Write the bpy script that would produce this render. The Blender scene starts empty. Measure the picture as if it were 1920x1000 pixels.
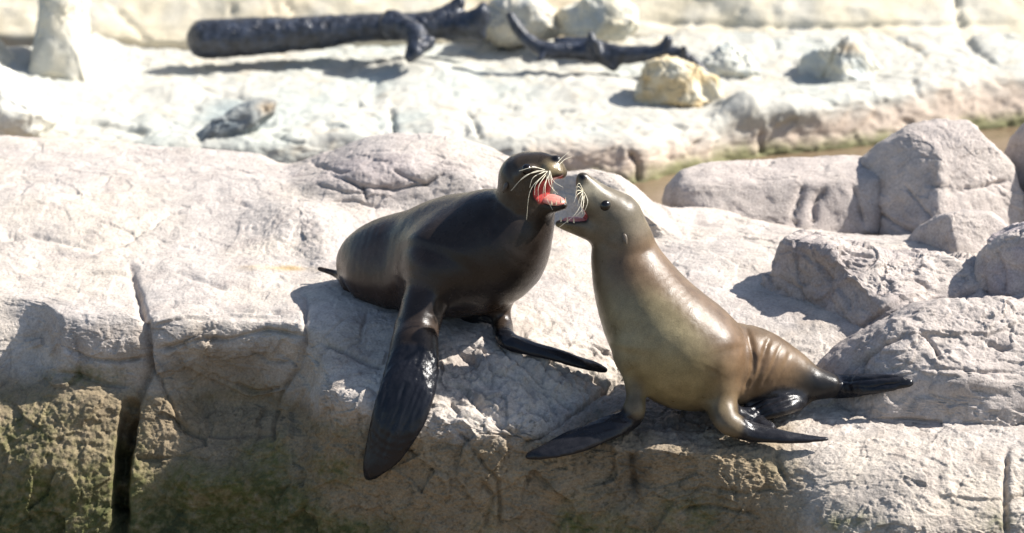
import bpy, math
import numpy as np
from mathutils import Vector

# ------------------------------------------------------------------ camera, sky, sun
W, H = 1920.0, 1000.0
PITCH = math.radians(18.0)
CP, SP = math.cos(PITCH), math.sin(PITCH)
LENS = 88.17
F = LENS / 36.0 * W
TGT = np.array([0.0, 0.0, 0.295])
DIST = 12.0
CAM = TGT + DIST * np.array([0.0, -CP, SP])
RIGHT = np.array([1.0, 0, 0]); FWD = np.array([0, CP, -SP]); UP = np.array([0, SP, CP])

scene = bpy.context.scene
cam_d = bpy.data.cameras.new('camera'); cam = bpy.data.objects.new('camera', cam_d)
col0 = scene.collection; col0.objects.link(cam); scene.camera = cam
cam.location = CAM.tolist(); cam.rotation_euler = (math.pi / 2 - PITCH, 0, 0)
cam_d.lens = LENS; cam_d.sensor_width = 36.0; cam_d.clip_start = 0.1; cam_d.clip_end = 500
cam_d.dof.use_dof = True; cam_d.dof.focus_distance = 11.8; cam_d.dof.aperture_fstop = 1.3

SUN_EL = math.radians(43.0); SUN_AZ = math.radians(11.0)      # azimuth measured from +X towards +Y
sun_vec = Vector((math.cos(SUN_EL) * math.cos(SUN_AZ), math.cos(SUN_EL) * math.sin(SUN_AZ), math.sin(SUN_EL)))
world = bpy.data.worlds.new('World'); scene.world = world; world.use_nodes = True
wn = world.node_tree; wn.nodes.clear()
sky = wn.nodes.new('ShaderNodeTexSky'); sky.sky_type = 'NISHITA'; sky.sun_disc = False
sky.sun_elevation = SUN_EL; sky.sun_rotation = math.pi / 2 - SUN_AZ
bg = wn.nodes.new('ShaderNodeBackground'); bg.inputs['Strength'].default_value = 0.075
wo = wn.nodes.new('ShaderNodeOutputWorld')
wn.links.new(sky.outputs[0], bg.inputs[0]); wn.links.new(bg.outputs[0], wo.inputs[0])
sun_d = bpy.data.lights.new('sun', 'SUN'); sun_d.energy = 4.6; sun_d.angle = math.radians(0.6)
sun_d.color = (1.0, 0.955, 0.89)
sun = bpy.data.objects.new('sun', sun_d); scene.collection.objects.link(sun)
sun.rotation_euler = sun_vec.to_track_quat('Z', 'Y').to_euler(); sun.location = (6, 2, 6)
vs = scene.view_settings
vs.view_transform = 'Standard'; vs.look = 'None'; vs.gamma = 1.0; vs.use_curve_mapping = False
vs.exposure = 1.12

# ------------------------------------------------------------------ pixel <-> world helpers
def ray(px, py):
    px = np.asarray(px, float); py = np.asarray(py, float)
    return FWD + ((px - W / 2) / F)[..., None] * RIGHT + ((H / 2 - py) / F)[..., None] * UP
def at_y(px, py, Y):
    d = ray(px, py); t = (np.asarray(Y, float) - CAM[1]) / d[..., 1]
    return CAM + t[..., None] * d
def at_z(px, py, Z):
    d = ray(px, py); t = (np.asarray(Z, float) - CAM[2]) / d[..., 2]
    return CAM + t[..., None] * d
def proj(P):
    q = P - CAM; w = q @ FWD
    return W / 2 + F * (q @ RIGHT) / w, H / 2 - F * (q @ UP) / w
def pxm(P):                                    # metres per photo pixel at a point
    return float((np.asarray(P) - CAM) @ FWD) / F

# ------------------------------------------------------------------ noise
_rng = np.random.RandomState(7)
_perm = np.concatenate([_rng.permutation(256)] * 3).astype(np.int32)
_grad = _rng.normal(size=(256, 3)).astype(np.float32); _grad /= np.linalg.norm(_grad, axis=1)[:, None]
from concurrent.futures import ThreadPoolExecutor
_pool = ThreadPoolExecutor(4)
def noise(P):
    P = np.asarray(P, np.float32)
    if len(P) <= 16384: return _noise(P)
    return np.concatenate(list(_pool.map(_noise, [P[i:i + 16384] for i in range(0, len(P), 16384)])))
def _noise(P):
    i = np.floor(P).astype(np.int32); f = P - i
    u = f * f * f * (f * (f * 6 - 15) + 10); i &= 255
    out = 0
    for dx in (0, 1):
        for dy in (0, 1):
            hxy = _perm[_perm[i[:, 0] + dx] + i[:, 1] + dy]
            for dz in (0, 1):
                g = _grad[_perm[hxy + i[:, 2] + dz] & 255]
                v = g[:, 0] * (f[:, 0] - dx) + g[:, 1] * (f[:, 1] - dy) + g[:, 2] * (f[:, 2] - dz)
                wgt = (u[:, 0] if dx else 1 - u[:, 0]) * (u[:, 1] if dy else 1 - u[:, 1]) * (u[:, 2] if dz else 1 - u[:, 2])
                out = out + v * wgt
    return out * 1.6
def fbm(P, freq, octv=4, gain=0.5, off=0.0, ridged=False):
    P = np.asarray(P, float) * freq + off
    a, s, out = 1.0, 0.0, 0.0
    for o in range(octv):
        n = noise(P)
        if ridged: n = 1 - 2 * np.abs(n)
        out = out + a * n; s += a; a *= gain; P = P * 2.03 + 17.3
    return out / s
def sstep(a, b, x):
    t = np.clip((x - a) / (b - a), 0, 1); return t * t * (3 - 2 * t)
_fc = np.random.RandomState(21); _fj = _fc.rand(256, 3).astype(np.float32); _ft = _fc.normal(0, .2, (256, 3)).astype(np.float32)
def facets(P, freq, off=0.0):                  # chipped stone: every cell is a small tilted plane
    P = np.asarray(P, np.float32) * np.float32(freq) + np.float32(off)
    ch = [P[i:i + 16384] for i in range(0, len(P), 16384)]
    return np.concatenate(list(_pool.map(_facets, ch))) / freq
def _facets(P):
    i0 = np.floor(P).astype(np.int32); best = np.full(len(P), 9., np.float32); out = np.zeros(len(P), np.float32)
    for dx in (-1, 0, 1):
        for dy in (-1, 0, 1):
            for dz in (-1, 0, 1):
                c = i0 + np.array([dx, dy, dz], np.int32); k = c & 255
                hsh = _perm[_perm[_perm[k[:, 0]] + k[:, 1]] + k[:, 2]]
                q = P - (c + _fj[hsh]); d = (q * q).sum(1); m = d < best
                best = np.where(m, d, best); out = np.where(m, (q * _ft[hsh]).sum(1) + _ft[hsh, 0] * .5, out)
    return out
def rock_relief(P, off=0.0, amp=1.0, chip=.35):
    wp = np.stack([fbm(P, 2.2, 2, off=off + 81), fbm(P, 2.2, 2, off=off + 87), fbm(P, 2.2, 2, off=off + 93)], 1) * .12
    h = 0.016 * fbm(P, 2.6, 3, off=off) + 0.006 * fbm(P + wp, 8, 4, off=off + 5)
    t = fbm((P + wp) * np.array([.8, 1, 1.4]), 3.4, 5, gain=.55, off=off + 11) * 2.6       # chipped layers
    h += 0.011 * (np.floor(t) + sstep(0.80, 0.98, t - np.floor(t)) - t)
    r = fbm(P + wp, 6.5, 4, gain=.6, off=off + 23, ridged=True)                            # hairline creases
    h -= 0.005 * sstep(.66, .9, r)
    h += 0.0040 * fbm(P, 34, 3, gain=0.7, off=off + 3)
    h += (facets(P + wp * .6, 6.0, off) * .6 + facets(P + wp * .5, 15.0, off + 9.) * .45) * chip
    return h * amp

# ------------------------------------------------------------------ features drawn over the photograph
def pl_dist(u, v, poly):
    d = np.full(u.shape, 1e9); side = np.zeros(u.shape); tt = np.zeros(u.shape)
    poly = np.asarray(poly, float)
    L = np.linalg.norm(np.diff(poly, axis=0), axis=1); acc = 0; tot = L.sum()
    for k in range(len(poly) - 1):
        a, b = poly[k], poly[k + 1]; e = b - a
        h = np.clip(((u - a[0]) * e[0] + (v - a[1]) * e[1]) / (e @ e), 0, 1)
        qx = u - a[0] - h * e[0]; qy = v - a[1] - h * e[1]; q = np.hypot(qx, qy)
        m = q < d
        d = np.where(m, q, d); side = np.where(m, e[0] * qy - e[1] * qx, side); tt = np.where(m, (acc + h * L[k]) / tot, tt)
        acc += L[k]
    return d, np.sign(side), tt
def features(u, v, P, cracks=(), bulges=(), steps=(), off=0.0):
    h = np.zeros(u.shape)
    wob = 5.0 * fbm(P, 7, 3, off=off + 31); wob2 = 5.0 * fbm(P, 7, 3, off=off + 57)
    uu, vv = u + wob, v + wob2
    for (poly, w, dep) in cracks:
        p = np.asarray(poly); m = 8 * w + 25
        s = (uu > p[:, 0].min() - m) & (uu < p[:, 0].max() + m) & (vv > p[:, 1].min() - m) & (vv < p[:, 1].max() + m)
        if not s.any(): continue
        d, sd, t = pl_dist(uu[s], vv[s], poly)
        env = (0.35 + 0.65 * sstep(0, .12, t) * sstep(1, .85, t)) * (0.75 + 0.6 * fbm(P[s], 10, 2, off=off + 3))
        h[s] -= dep * env * (np.exp(-(d / w) ** 2) + 0.16 * np.exp(-(d / (3 * w)) ** 2) if dep < .1 else np.exp(-(d / w) ** 6))
    for (cx, cy, rx, ry, amp) in bulges:
        q = ((u - cx) / rx) ** 2 + ((v - cy) / ry) ** 2
        h += amp * np.exp(-q)
    for (poly, hh, fall) in steps:                       # proud on the right-hand side of the line as drawn
        p = np.asarray(poly); m = fall * 3
        s = (uu > p[:, 0].min() - m) & (uu < p[:, 0].max() + m) & (vv > p[:, 1].min() - m) & (vv < p[:, 1].max() + m)
        d, sd, t = pl_dist(uu[s], vv[s], poly)
        env = sstep(0, .15, t) * sstep(1, .85, t)
        h[s] += np.where(sd > 0, hh * sstep(0, 3.5, d) * np.exp(-d / fall), 0) * env
    return h

# ------------------------------------------------------------------ mesh / object helpers
col = scene.collection
def mesh_np(name, V, Q, colors=None, smooth=True):
    me = bpy.data.meshes.new(name)
    V = np.ascontiguousarray(V, np.float32); Q = np.ascontiguousarray(Q, np.int32)
    n, k = Q.shape
    me.vertices.add(len(V)); me.vertices.foreach_set('co', V.ravel())
    me.loops.add(n * k); me.loops.foreach_set('vertex_index', Q.ravel())
    me.polygons.add(n); me.polygons.foreach_set('loop_start', np.arange(0, n * k, k, dtype=np.int32))
    me.polygons.foreach_set('use_smooth', np.full(n, smooth, dtype=bool))
    me.update(calc_edges=True); me.validate()
    if colors is not None:
        at = me.attributes.new('Col', 'FLOAT_COLOR', 'POINT')
        c = np.ones((len(V), 4), np.float32); c[:, :colors.shape[1]] = colors
        at.data.foreach_set('color', c.ravel())
    return me
def link(name, me, mat=None, parent=None, label=None, cat=None, group=None, kind=None):
    o = bpy.data.objects.new(name, me); col.objects.link(o)
    if mat is not None and me is not None: me.materials.append(mat)
    if parent is not None: o.parent = parent
    if label: o['label'] = label
    if cat: o['category'] = cat
    if group: o['group'] = group
    if kind: o['kind'] = kind
    return o
def grid_quads(nr, nc):
    a = np.arange(nr * nc).reshape(nr, nc)
    return np.stack([a[:-1, :-1], a[:-1, 1:], a[1:, 1:], a[1:, :-1]], -1).reshape(-1, 4)
def vnormals(V, Q):
    n = np.zeros_like(V)
    c = np.cross(V[Q[:, 2]] - V[Q[:, 0]], V[Q[:, 3 if Q.shape[1] == 4 else 1]] - V[Q[:, 1 if Q.shape[1] == 4 else 0]])
    if Q.shape[1] == 3: c = np.cross(V[Q[:, 1]] - V[Q[:, 0]], V[Q[:, 2]] - V[Q[:, 0]])
    for k in range(Q.shape[1]):
        for ax in range(3): n[:, ax] += np.bincount(Q[:, k], c[:, ax], len(V))
    return n / np.maximum(np.linalg.norm(n, axis=1), 1e-12)[:, None]
def pchip(x, Y, xi):                           # along axis 0
    x = np.asarray(x, float); Y = np.asarray(Y, float); sh = (-1,) + (1,) * (Y.ndim - 1)
    hh = np.diff(x).reshape(sh); dl = np.diff(Y, axis=0) / hh
    m = np.zeros_like(Y); w1 = 2 * hh[1:] + hh[:-1]; w2 = hh[1:] + 2 * hh[:-1]
    a, b = dl[:-1], dl[1:]; ok = a * b > 0
    m[1:-1] = np.where(ok, (w1 + w2) / (w1 / np.where(ok, a, 1) + w2 / np.where(ok, b, 1)), 0)
    m[0], m[-1] = dl[0], dl[-1]
    k = np.clip(np.searchsorted(x, xi, side='right') - 1, 0, len(x) - 2)
    h1 = (x[k + 1] - x[k]).reshape(sh); t = ((xi - x[k]).reshape(sh)) / h1
    return ((2 * t**3 - 3 * t**2 + 1) * Y[k] + (t**3 - 2 * t**2 + t) * h1 * m[k]
            + (-2 * t**3 + 3 * t**2) * Y[k + 1] + (t**3 - t**2) * h1 * m[k + 1])
def lerp(a, b, t): return a + (b - a) * t[:, None]

# ------------------------------------------------------------------ materials
def nodes_mat(name):
    m = bpy.data.materials.new(name); m.use_nodes = True
    nt = m.node_tree; b = nt.nodes['Principled BSDF']; return m, nt, b
def rock_material(name, rough=0.85, bump=0.5, grain=120.0, contrast=0.25, wet=False, spec=0.3):
    m, nt, b = nodes_mat(name); N, L = nt.nodes, nt.links
    at = N.new('ShaderNodeAttribute'); at.attribute_name = 'Col'
    tc = N.new('ShaderNodeTexCoord')
    n1 = N.new('ShaderNodeTexNoise'); n1.inputs['Scale'].default_value = grain; n1.inputs['Detail'].default_value = 6; n1.inputs['Roughness'].default_value = 0.7
    n2 = N.new('ShaderNodeTexNoise'); n2.inputs['Scale'].default_value = 7; n2.inputs['Detail'].default_value = 8; n2.inputs['Roughness'].default_value = 0.65
    vo = N.new('ShaderNodeTexVoronoi'); vo.inputs['Scale'].default_value = grain * 0.55
    for n in (n1, n2, vo): L.new(tc.outputs['Object'], n.inputs['Vector'])
    r1 = N.new('ShaderNodeMapRange'); r1.inputs[1].default_value = 0.3; r1.inputs[2].default_value = 0.7
    r1.inputs[3].default_value = 1 - contrast; r1.inputs[4].default_value = 1 + contrast * 0.6
    L.new(n1.outputs[0], r1.inputs[0])
    r2 = N.new('ShaderNodeMapRange'); r2.inputs[1].default_value = 0.3; r2.inputs[2].default_value = 0.7
    r2.inputs[3].default_value = 1 - contrast * .8; r2.inputs[4].default_value = 1 + contrast * 0.4
    L.new(n2.outputs[0], r2.inputs[0])
    mu = N.new('ShaderNodeMath'); mu.operation = 'MULTIPLY'; L.new(r1.outputs[0], mu.inputs[0]); L.new(r2.outputs[0], mu.inputs[1])
    mx = N.new('ShaderNodeVectorMath'); mx.operation = 'SCALE'
    L.new(at.outputs['Color'], mx.inputs[0]); L.new(mu.outputs[0], mx.inputs['Scale'])
    L.new(mx.outputs[0], b.inputs['Base Color'])
    pit = N.new('ShaderNodeMapRange'); pit.inputs[1].default_value = 0.05; pit.inputs[2].default_value = 0.35; L.new(vo.outputs['Distance'], pit.inputs[0])
    ad = N.new('ShaderNodeMath'); ad.operation = 'MULTIPLY_ADD'; ad.inputs[1].default_value = 0.35
    L.new(pit.outputs[0], ad.inputs[0]); L.new(n1.outputs[0], ad.inputs[2])
    bp = N.new('ShaderNodeBump'); bp.inputs['Strength'].default_value = bump; bp.inputs['Distance'].default_value = 0.006
    L.new(ad.outputs[0], bp.inputs['Height']); L.new(bp.outputs[0], b.inputs['Normal'])
    # alpha channel of the attribute carries wetness
    rr = N.new('ShaderNodeMapRange'); rr.inputs[1].default_value = 0; rr.inputs[2].default_value = 1
    rr.inputs[3].default_value = 0.28; rr.inputs[4].default_value = rough
    L.new(at.outputs['Alpha'], rr.inputs[0]); L.new(rr.outputs[0], b.inputs['Roughness'])
    b.inputs['Specular IOR Level'].default_value = spec
    return m
M_ROCK = rock_material('rock_concrete', bump=0.85, grain=85, contrast=0.32)
M_BACK = rock_material('pale_rock', bump=0.4, grain=60, contrast=0.2)
M_WALL = rock_material('sand_rock_wall', bump=0.5, grain=45, contrast=0.16)

def log_material():
    m, nt, b = nodes_mat('charred_log'); N, L = nt.nodes, nt.links
    tc = N.new('ShaderNodeTexCoord')
    n1 = N.new('ShaderNodeTexNoise'); n1.inputs['Scale'].default_value = 16; n1.inputs['Detail'].default_value = 6; n1.inputs['Roughness'].default_value = 0.6
    L.new(tc.outputs['Object'], n1.inputs['Vector'])
    cr = N.new('ShaderNodeValToRGB'); cr.color_ramp.elements[0].color = (0.014, 0.016, 0.021, 1); cr.color_ramp.elements[1].color = (0.05, 0.06, 0.085, 1)
    cr.color_ramp.elements[0].position = .35; cr.color_ramp.elements[1].position = .7
    L.new(n1.outputs[0], cr.inputs[0]); L.new(cr.outputs[0], b.inputs['Base Color'])
    bp = N.new('ShaderNodeBump'); bp.inputs['Strength'].default_value = .8; bp.inputs['Distance'].default_value = .02
    L.new(n1.outputs[0], bp.inputs['Height']); L.new(bp.outputs[0], b.inputs['Normal'])
    b.inputs['Roughness'].default_value = .3
    return m
M_LOG = log_material()

def seal_material():
    m, nt, b = nodes_mat('wet_fur'); N, L = nt.nodes, nt.links
    at = N.new('ShaderNodeAttribute'); at.attribute_name = 'Col'
    tc = N.new('ShaderNodeTexCoord')
    n1 = N.new('ShaderNodeTexNoise'); n1.inputs['Scale'].default_value = 260; n1.inputs['Detail'].default_value = 3
    n2 = N.new('ShaderNodeTexNoise'); n2.inputs['Scale'].default_value = 11; n2.inputs['Detail'].default_value = 7; n2.inputs['Roughness'].default_value = .65
    for n in (n1, n2): L.new(tc.outputs['Object'], n.inputs['Vector'])
    r = N.new('ShaderNodeMapRange'); r.inputs[1].default_value = .3; r.inputs[2].default_value = .7; r.inputs[3].default_value = .72; r.inputs[4].default_value = 1.25
    L.new(n2.outputs[0], r.inputs[0])
    r3 = N.new('ShaderNodeMapRange'); r3.inputs[1].default_value = .3; r3.inputs[2].default_value = .7; r3.inputs[3].default_value = .8; r3.inputs[4].default_value = 1.2
    L.new(n1.outputs[0], r3.inputs[0])
    mu = N.new('ShaderNodeMath'); mu.operation = 'MULTIPLY'; L.new(r.outputs[0], mu.inputs[0]); L.new(r3.outputs[0], mu.inputs[1])
    mx = N.new('ShaderNodeVectorMath'); mx.operation = 'SCALE'
    L.new(at.outputs['Color'], mx.inputs[0]); L.new(mu.outputs[0], mx.inputs['Scale']); L.new(mx.outputs[0], b.inputs['Base Color'])
    rr = N.new('ShaderNodeMapRange'); rr.inputs[1].default_value = 0; rr.inputs[2].default_value = 1; rr.inputs[3].default_value = .2; rr.inputs[4].default_value = .44
    L.new(at.outputs['Alpha'], rr.inputs[0])
    rm = N.new('ShaderNodeMath'); rm.operation = 'MULTIPLY'; L.new(rr.outputs[0], rm.inputs[0]); L.new(r.outputs[0], rm.inputs[1])
    L.new(rm.outputs[0], b.inputs['Roughness'])
    bp = N.new('ShaderNodeBump'); bp.inputs['Strength'].default_value = .4; bp.inputs['Distance'].default_value = .0025
    L.new(n1.outputs[0], bp.inputs['Height']); L.new(bp.outputs[0], b.inputs['Normal'])
    b.inputs['Specular IOR Level'].default_value = .30
    return m
M_SEAL = seal_material()
def plain(name, c, rough, sss=0.0, spec=.5, bump=0.0, scale=200):
    m, nt, b = nodes_mat(name); N, L = nt.nodes, nt.links
    tc = N.new('ShaderNodeTexCoord'); n1 = N.new('ShaderNodeTexNoise'); n1.inputs['Scale'].default_value = scale; n1.inputs['Detail'].default_value = 3
    L.new(tc.outputs['Object'], n1.inputs['Vector'])
    cr = N.new('ShaderNodeValToRGB'); cr.color_ramp.elements[0].position = .3; cr.color_ramp.elements[1].position = .7
    cr.color_ramp.elements[0].color = tuple(.8 * x for x in c) + (1,); cr.color_ramp.elements[1].color = tuple(min(1, 1.12 * x) for x in c) + (1,)
    L.new(n1.outputs[0], cr.inputs[0]); L.new(cr.outputs[0], b.inputs['Base Color'])
    b.inputs['Roughness'].default_value = rough; b.inputs['Specular IOR Level'].default_value = spec
    if bump:
        bp = N.new('ShaderNodeBump'); bp.inputs['Strength'].default_value = bump; bp.inputs['Distance'].default_value = .002
        L.new(n1.outputs[0], bp.inputs['Height']); L.new(bp.outputs[0], b.inputs['Normal'])
    return m
M_EYE = plain('dark_eye', (.008, .006, .005), .05)
M_TONGUE = plain('tongue', (.62, .24, .20), .3, bump=.9, scale=90)
M_TOOTH = plain('tooth', (.75, .66, .45), .3)
M_WHISK = plain('whisker', (.85, .78, .6), .35)
M_WHISKD = plain('dark_whisker', (.16, .12, .08), .4)
M_EAR = plain('ear_skin', (.06, .045, .035), .4)

def water_material():
    m, nt, b = nodes_mat('pool_water'); N, L = nt.nodes, nt.links
    tc = N.new('ShaderNodeTexCoord'); n1 = N.new('ShaderNodeTexNoise'); n1.inputs['Scale'].default_value = 5; n1.inputs['Detail'].default_value = 4
    mp = N.new('ShaderNodeMapping'); mp.inputs['Scale'].default_value = (1, 2.2, 1)
    L.new(tc.outputs['Object'], mp.inputs[0]); L.new(mp.outputs[0], n1.inputs['Vector'])
    cr = N.new('ShaderNodeValToRGB'); cr.color_ramp.elements[0].color = (.12, .085, .05, 1); cr.color_ramp.elements[1].color = (.24, .18, .12, 1)
    L.new(n1.outputs[0], cr.inputs[0]); L.new(cr.outputs[0], b.inputs['Base Color'])
    bp = N.new('ShaderNodeBump'); bp.inputs['Strength'].default_value = .25; bp.inputs['Distance'].default_value = .03
    L.new(n1.outputs[0], bp.inputs['Height']); L.new(bp.outputs[0], b.inputs['Normal'])
    b.inputs['Roughness'].default_value = .12; b.inputs['IOR'].default_value = 1.33
    return m
M_WATER = water_material()

# ------------------------------------------------------------------ sheet builder (profiles across the picture, each a curve from back to front)
def build_sheet(colpx, ctrl, seg_rows, xs):
    """ctrl[col][k] = world point; returns V (rows*cols,3), quads"""
    C = np.array(ctrl)                                       # cols,k,3
    Ci = pchip(np.array(colpx, float), C, xs)                # cols fine
    Ci = np.swapaxes(Ci, 0, 1)                               # k, cols, 3
    Lm = np.linalg.norm(np.diff(C, axis=1), axis=2).mean(0)
    s = np.concatenate([[0], np.cumsum(Lm)])
    si = np.concatenate([np.linspace(s[k], s[k + 1], n, endpoint=False) for k, n in enumerate(seg_rows)] + [[s[-1]]])
    V = pchip(s, Ci, si)
    return V.reshape(-1, 3), grid_quads(len(si), len(xs)), len(si)
def profile(px, pts):
    """pts: ('z',py,z) | ('y',py,Y) | ('d',py,dY from the previous point) | ('w',dY,z) world offset from the next/previous"""
    out = []
    for t in pts:
        if t[0] == 'z': out.append(at_z(px, t[1], t[2]))
        elif t[0] == 'y': out.append(at_y(px, t[1], t[2]))
        elif t[0] == 'd': out.append(at_y(px, t[1], out[-1][1] + t[2]))
    return out

def fine_xs(a, b, n, lo=0, hi=1920):
    inn = np.linspace(lo, hi, n); st = (hi - lo) / n * 2.5
    return np.concatenate([np.arange(a, lo, st), inn, np.arange(hi + st, b + st, st)])

# ================================================================== STRUCTURE: rock ledge
LED = {  # photo column: crest, three top points, edge, then the front face
 -420: [('z',255,.16),('z',400,.06),('z',500,.0),('z',550,-.01),('y',605,.36),('y',715,.16),('y',790,-.05),('y',1000,-.28)],
 0: [('z',255,.16),('z',400,.06),('z',500,.0),('z',550,-.01),('y',605,.36),('y',715,.16),('y',790,-.05),('y',1000,-.28)],
 75: [('z',255,.16),('z',400,.06),('z',500,.0),('z',562,-.01),('y',615,.29),('y',712,.14),('y',790,-.07),('y',1000,-.29)],
 125: [('z',255,.16),('z',400,.06),('z',500,.0),('z',588,-.01),('y',632,.12),('y',705,.08),('y',790,-.09),('y',1000,-.29)],
 255: [('z',255,.16),('z',400,.06),('z',500,.0),('z',592,-.01),('y',635,.10),('y',705,.06),('y',790,-.06),('y',1000,-.27)],
 300: [('z',255,.16),('z',400,.06),('z',500,.0),('z',596,-.01),('y',640,.07),('y',710,.03),('y',800,-.07),('y',1000,-.24)],
 400: [('z',255,.16),('z',400,.06),('z',500,.0),('z',600,-.01),('y',645,.05),('y',750,.09),('y',850,-.17),('y',1000,-.30)],
 480: [('z',255,.16),('z',400,.06),('z',500,.0),('z',600,-.01),('y',645,.05),('y',750,.08),('y',850,-.18),('y',1000,-.32)],
 560: [('z',255,.16),('z',400,.06),('z',500,.0),('z',605,.0),('y',650,-.03),('y',765,-.10),('y',850,-.28),('y',1000,-.42)],
 615:  [('z',300,.12),('z',400,.07),('z',510,.02),('z',605,-.01),('z',665,-.09),('z',740,-.19),('d',840,-.01),('d',1000,.0)],
 690:  [('z',300,.12),('z',400,.07),('z',510,.02),('z',600,-.02),('z',680,-.10),('z',765,-.22),('d',850,-.01),('d',1000,.0)],
 760:  [('z',300,.10),('z',400,.06),('z',510,.01),('z',605,-.02),('z',690,-.11),('z',785,-.25),('d',870,-.02),('d',1000,-.01)],
 880:  [('z',320,.08),('z',410,.05),('z',510,.0),('z',615,-.03),('z',705,-.14),('z',805,-.29),('d',880,-.03),('d',1000,-.01)],
 1000: [('z',350,.06),('z',430,.03),('z',520,-.01),('z',630,-.07),('z',720,-.19),('z',825,-.34),('d',890,-.03),('d',1000,-.02)],
 1150: [('z',380,.02),('z',440,.0),('z',530,-.04),('z',650,-.15),('z',745,-.29),('z',845,-.39),('d',895,-.03),('d',1000,-.03)],
 1300: [('z',395,.0),('z',450,.0),('z',540,-.06),('z',655,-.18),('z',750,-.32),('z',850,-.39),('d',895,-.03),('d',1000,-.04)],
 1430: [('z',400,.0),('z',460,.0),('z',550,-.07),('z',655,-.19),('z',755,-.33),('z',845,-.39),('d',895,-.08),('d',1000,-.09)],
 1560: [('z',410,.0),('z',470,.0),('z',560,-.07),('z',660,-.19),('z',760,-.33),('z',835,-.38),('d',910,-.20),('d',1000,-.19)],
 1720: [('z',420,.0),('z',475,.0),('z',560,-.07),('z',660,-.19),('z',760,-.33),('z',840,-.385),('d',915,-.23),('d',1000,-.22)],
 1890: [('z',420,.0),('z',475,.0),('z',560,-.07),('z',660,-.19),('z',760,-.33),('z',845,-.39),('d',915,-.2),('d',1000,-.19)],
 2350: [('z',420,.0),('z',475,.0),('z',560,-.07),('z',660,-.19),('z',760,-.33),('z',845,-.39),('d',915,-.12),('d',1000,-.10)],
}
CR_X = [-420,0,125,255,400,480,535,560,615,690,750,820,880,940,985,1020,1060,1110,1150,1190,1230,1270,1300,1400,1500,1600,1720,2350]
CR_P = [255,258,263,275,287,293,312,306,285,258,250,254,266,288,315,330,322,317,324,345,382,400,402,412,430,440,446,446]
CR_Y = [2.85,2.85,2.8,2.75,2.65,2.6,2.5,2.45,2.4,2.35,2.3,2.25,2.2,2.1,1.95,1.85,1.75,1.68,1.65,1.66,1.7,1.8,1.84,1.78,1.7,1.62,1.6,1.6]
MD_P = [330,330,332,335,342,346,352,348,338,318,312,314,322,340,366,372,362,362,370,392,420,426,428,436,448,456,460,460]
MD_Z = [.13,.13,.13,.12,.11,.11,.11,.13,.19,.26,.275,.27,.25,.20,.13,.13,.18,.21,.20,.15,.07,.02,0,0,0,0,0,0]
lpx = np.array(list(LED), float); allpx = np.array(sorted(set(list(LED)) | set(CR_X)), float)
ctrl = []
base_ctrl = np.array([profile(px, LED[px])[1:] for px in LED])
base_all = pchip(lpx, base_ctrl, allpx)
for i, px in enumerate(allpx):
    c = at_y(px, np.interp(px, CR_X, CR_P), np.interp(px, CR_X, CR_Y)); md = at_z(px, np.interp(px, CR_X, MD_P), np.interp(px, CR_X, MD_Z))
    pts = [c, md] + list(base_all[i]); f = pts[-1]
    back = [c + np.array([0, .62, -1.25]), c + np.array([0, .36, -.35]), c + np.array([0, .16, -.04])]
    ctrl.append(back + pts + [f + np.array([0, -.05, -.75])])
xs = fine_xs(-420, 2350, 860)
V, Q, NR = build_sheet(allpx, ctrl, [10, 14, 16, 70, 50, 80, 60, 70, 75, 65, 90, 22], xs)
Q = Q[:, ::-1]
Nn = vnormals(V, Q)
if Nn[:, 2].mean() < 0: Q = Q[:, ::-1]; Nn = -Nn
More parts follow.
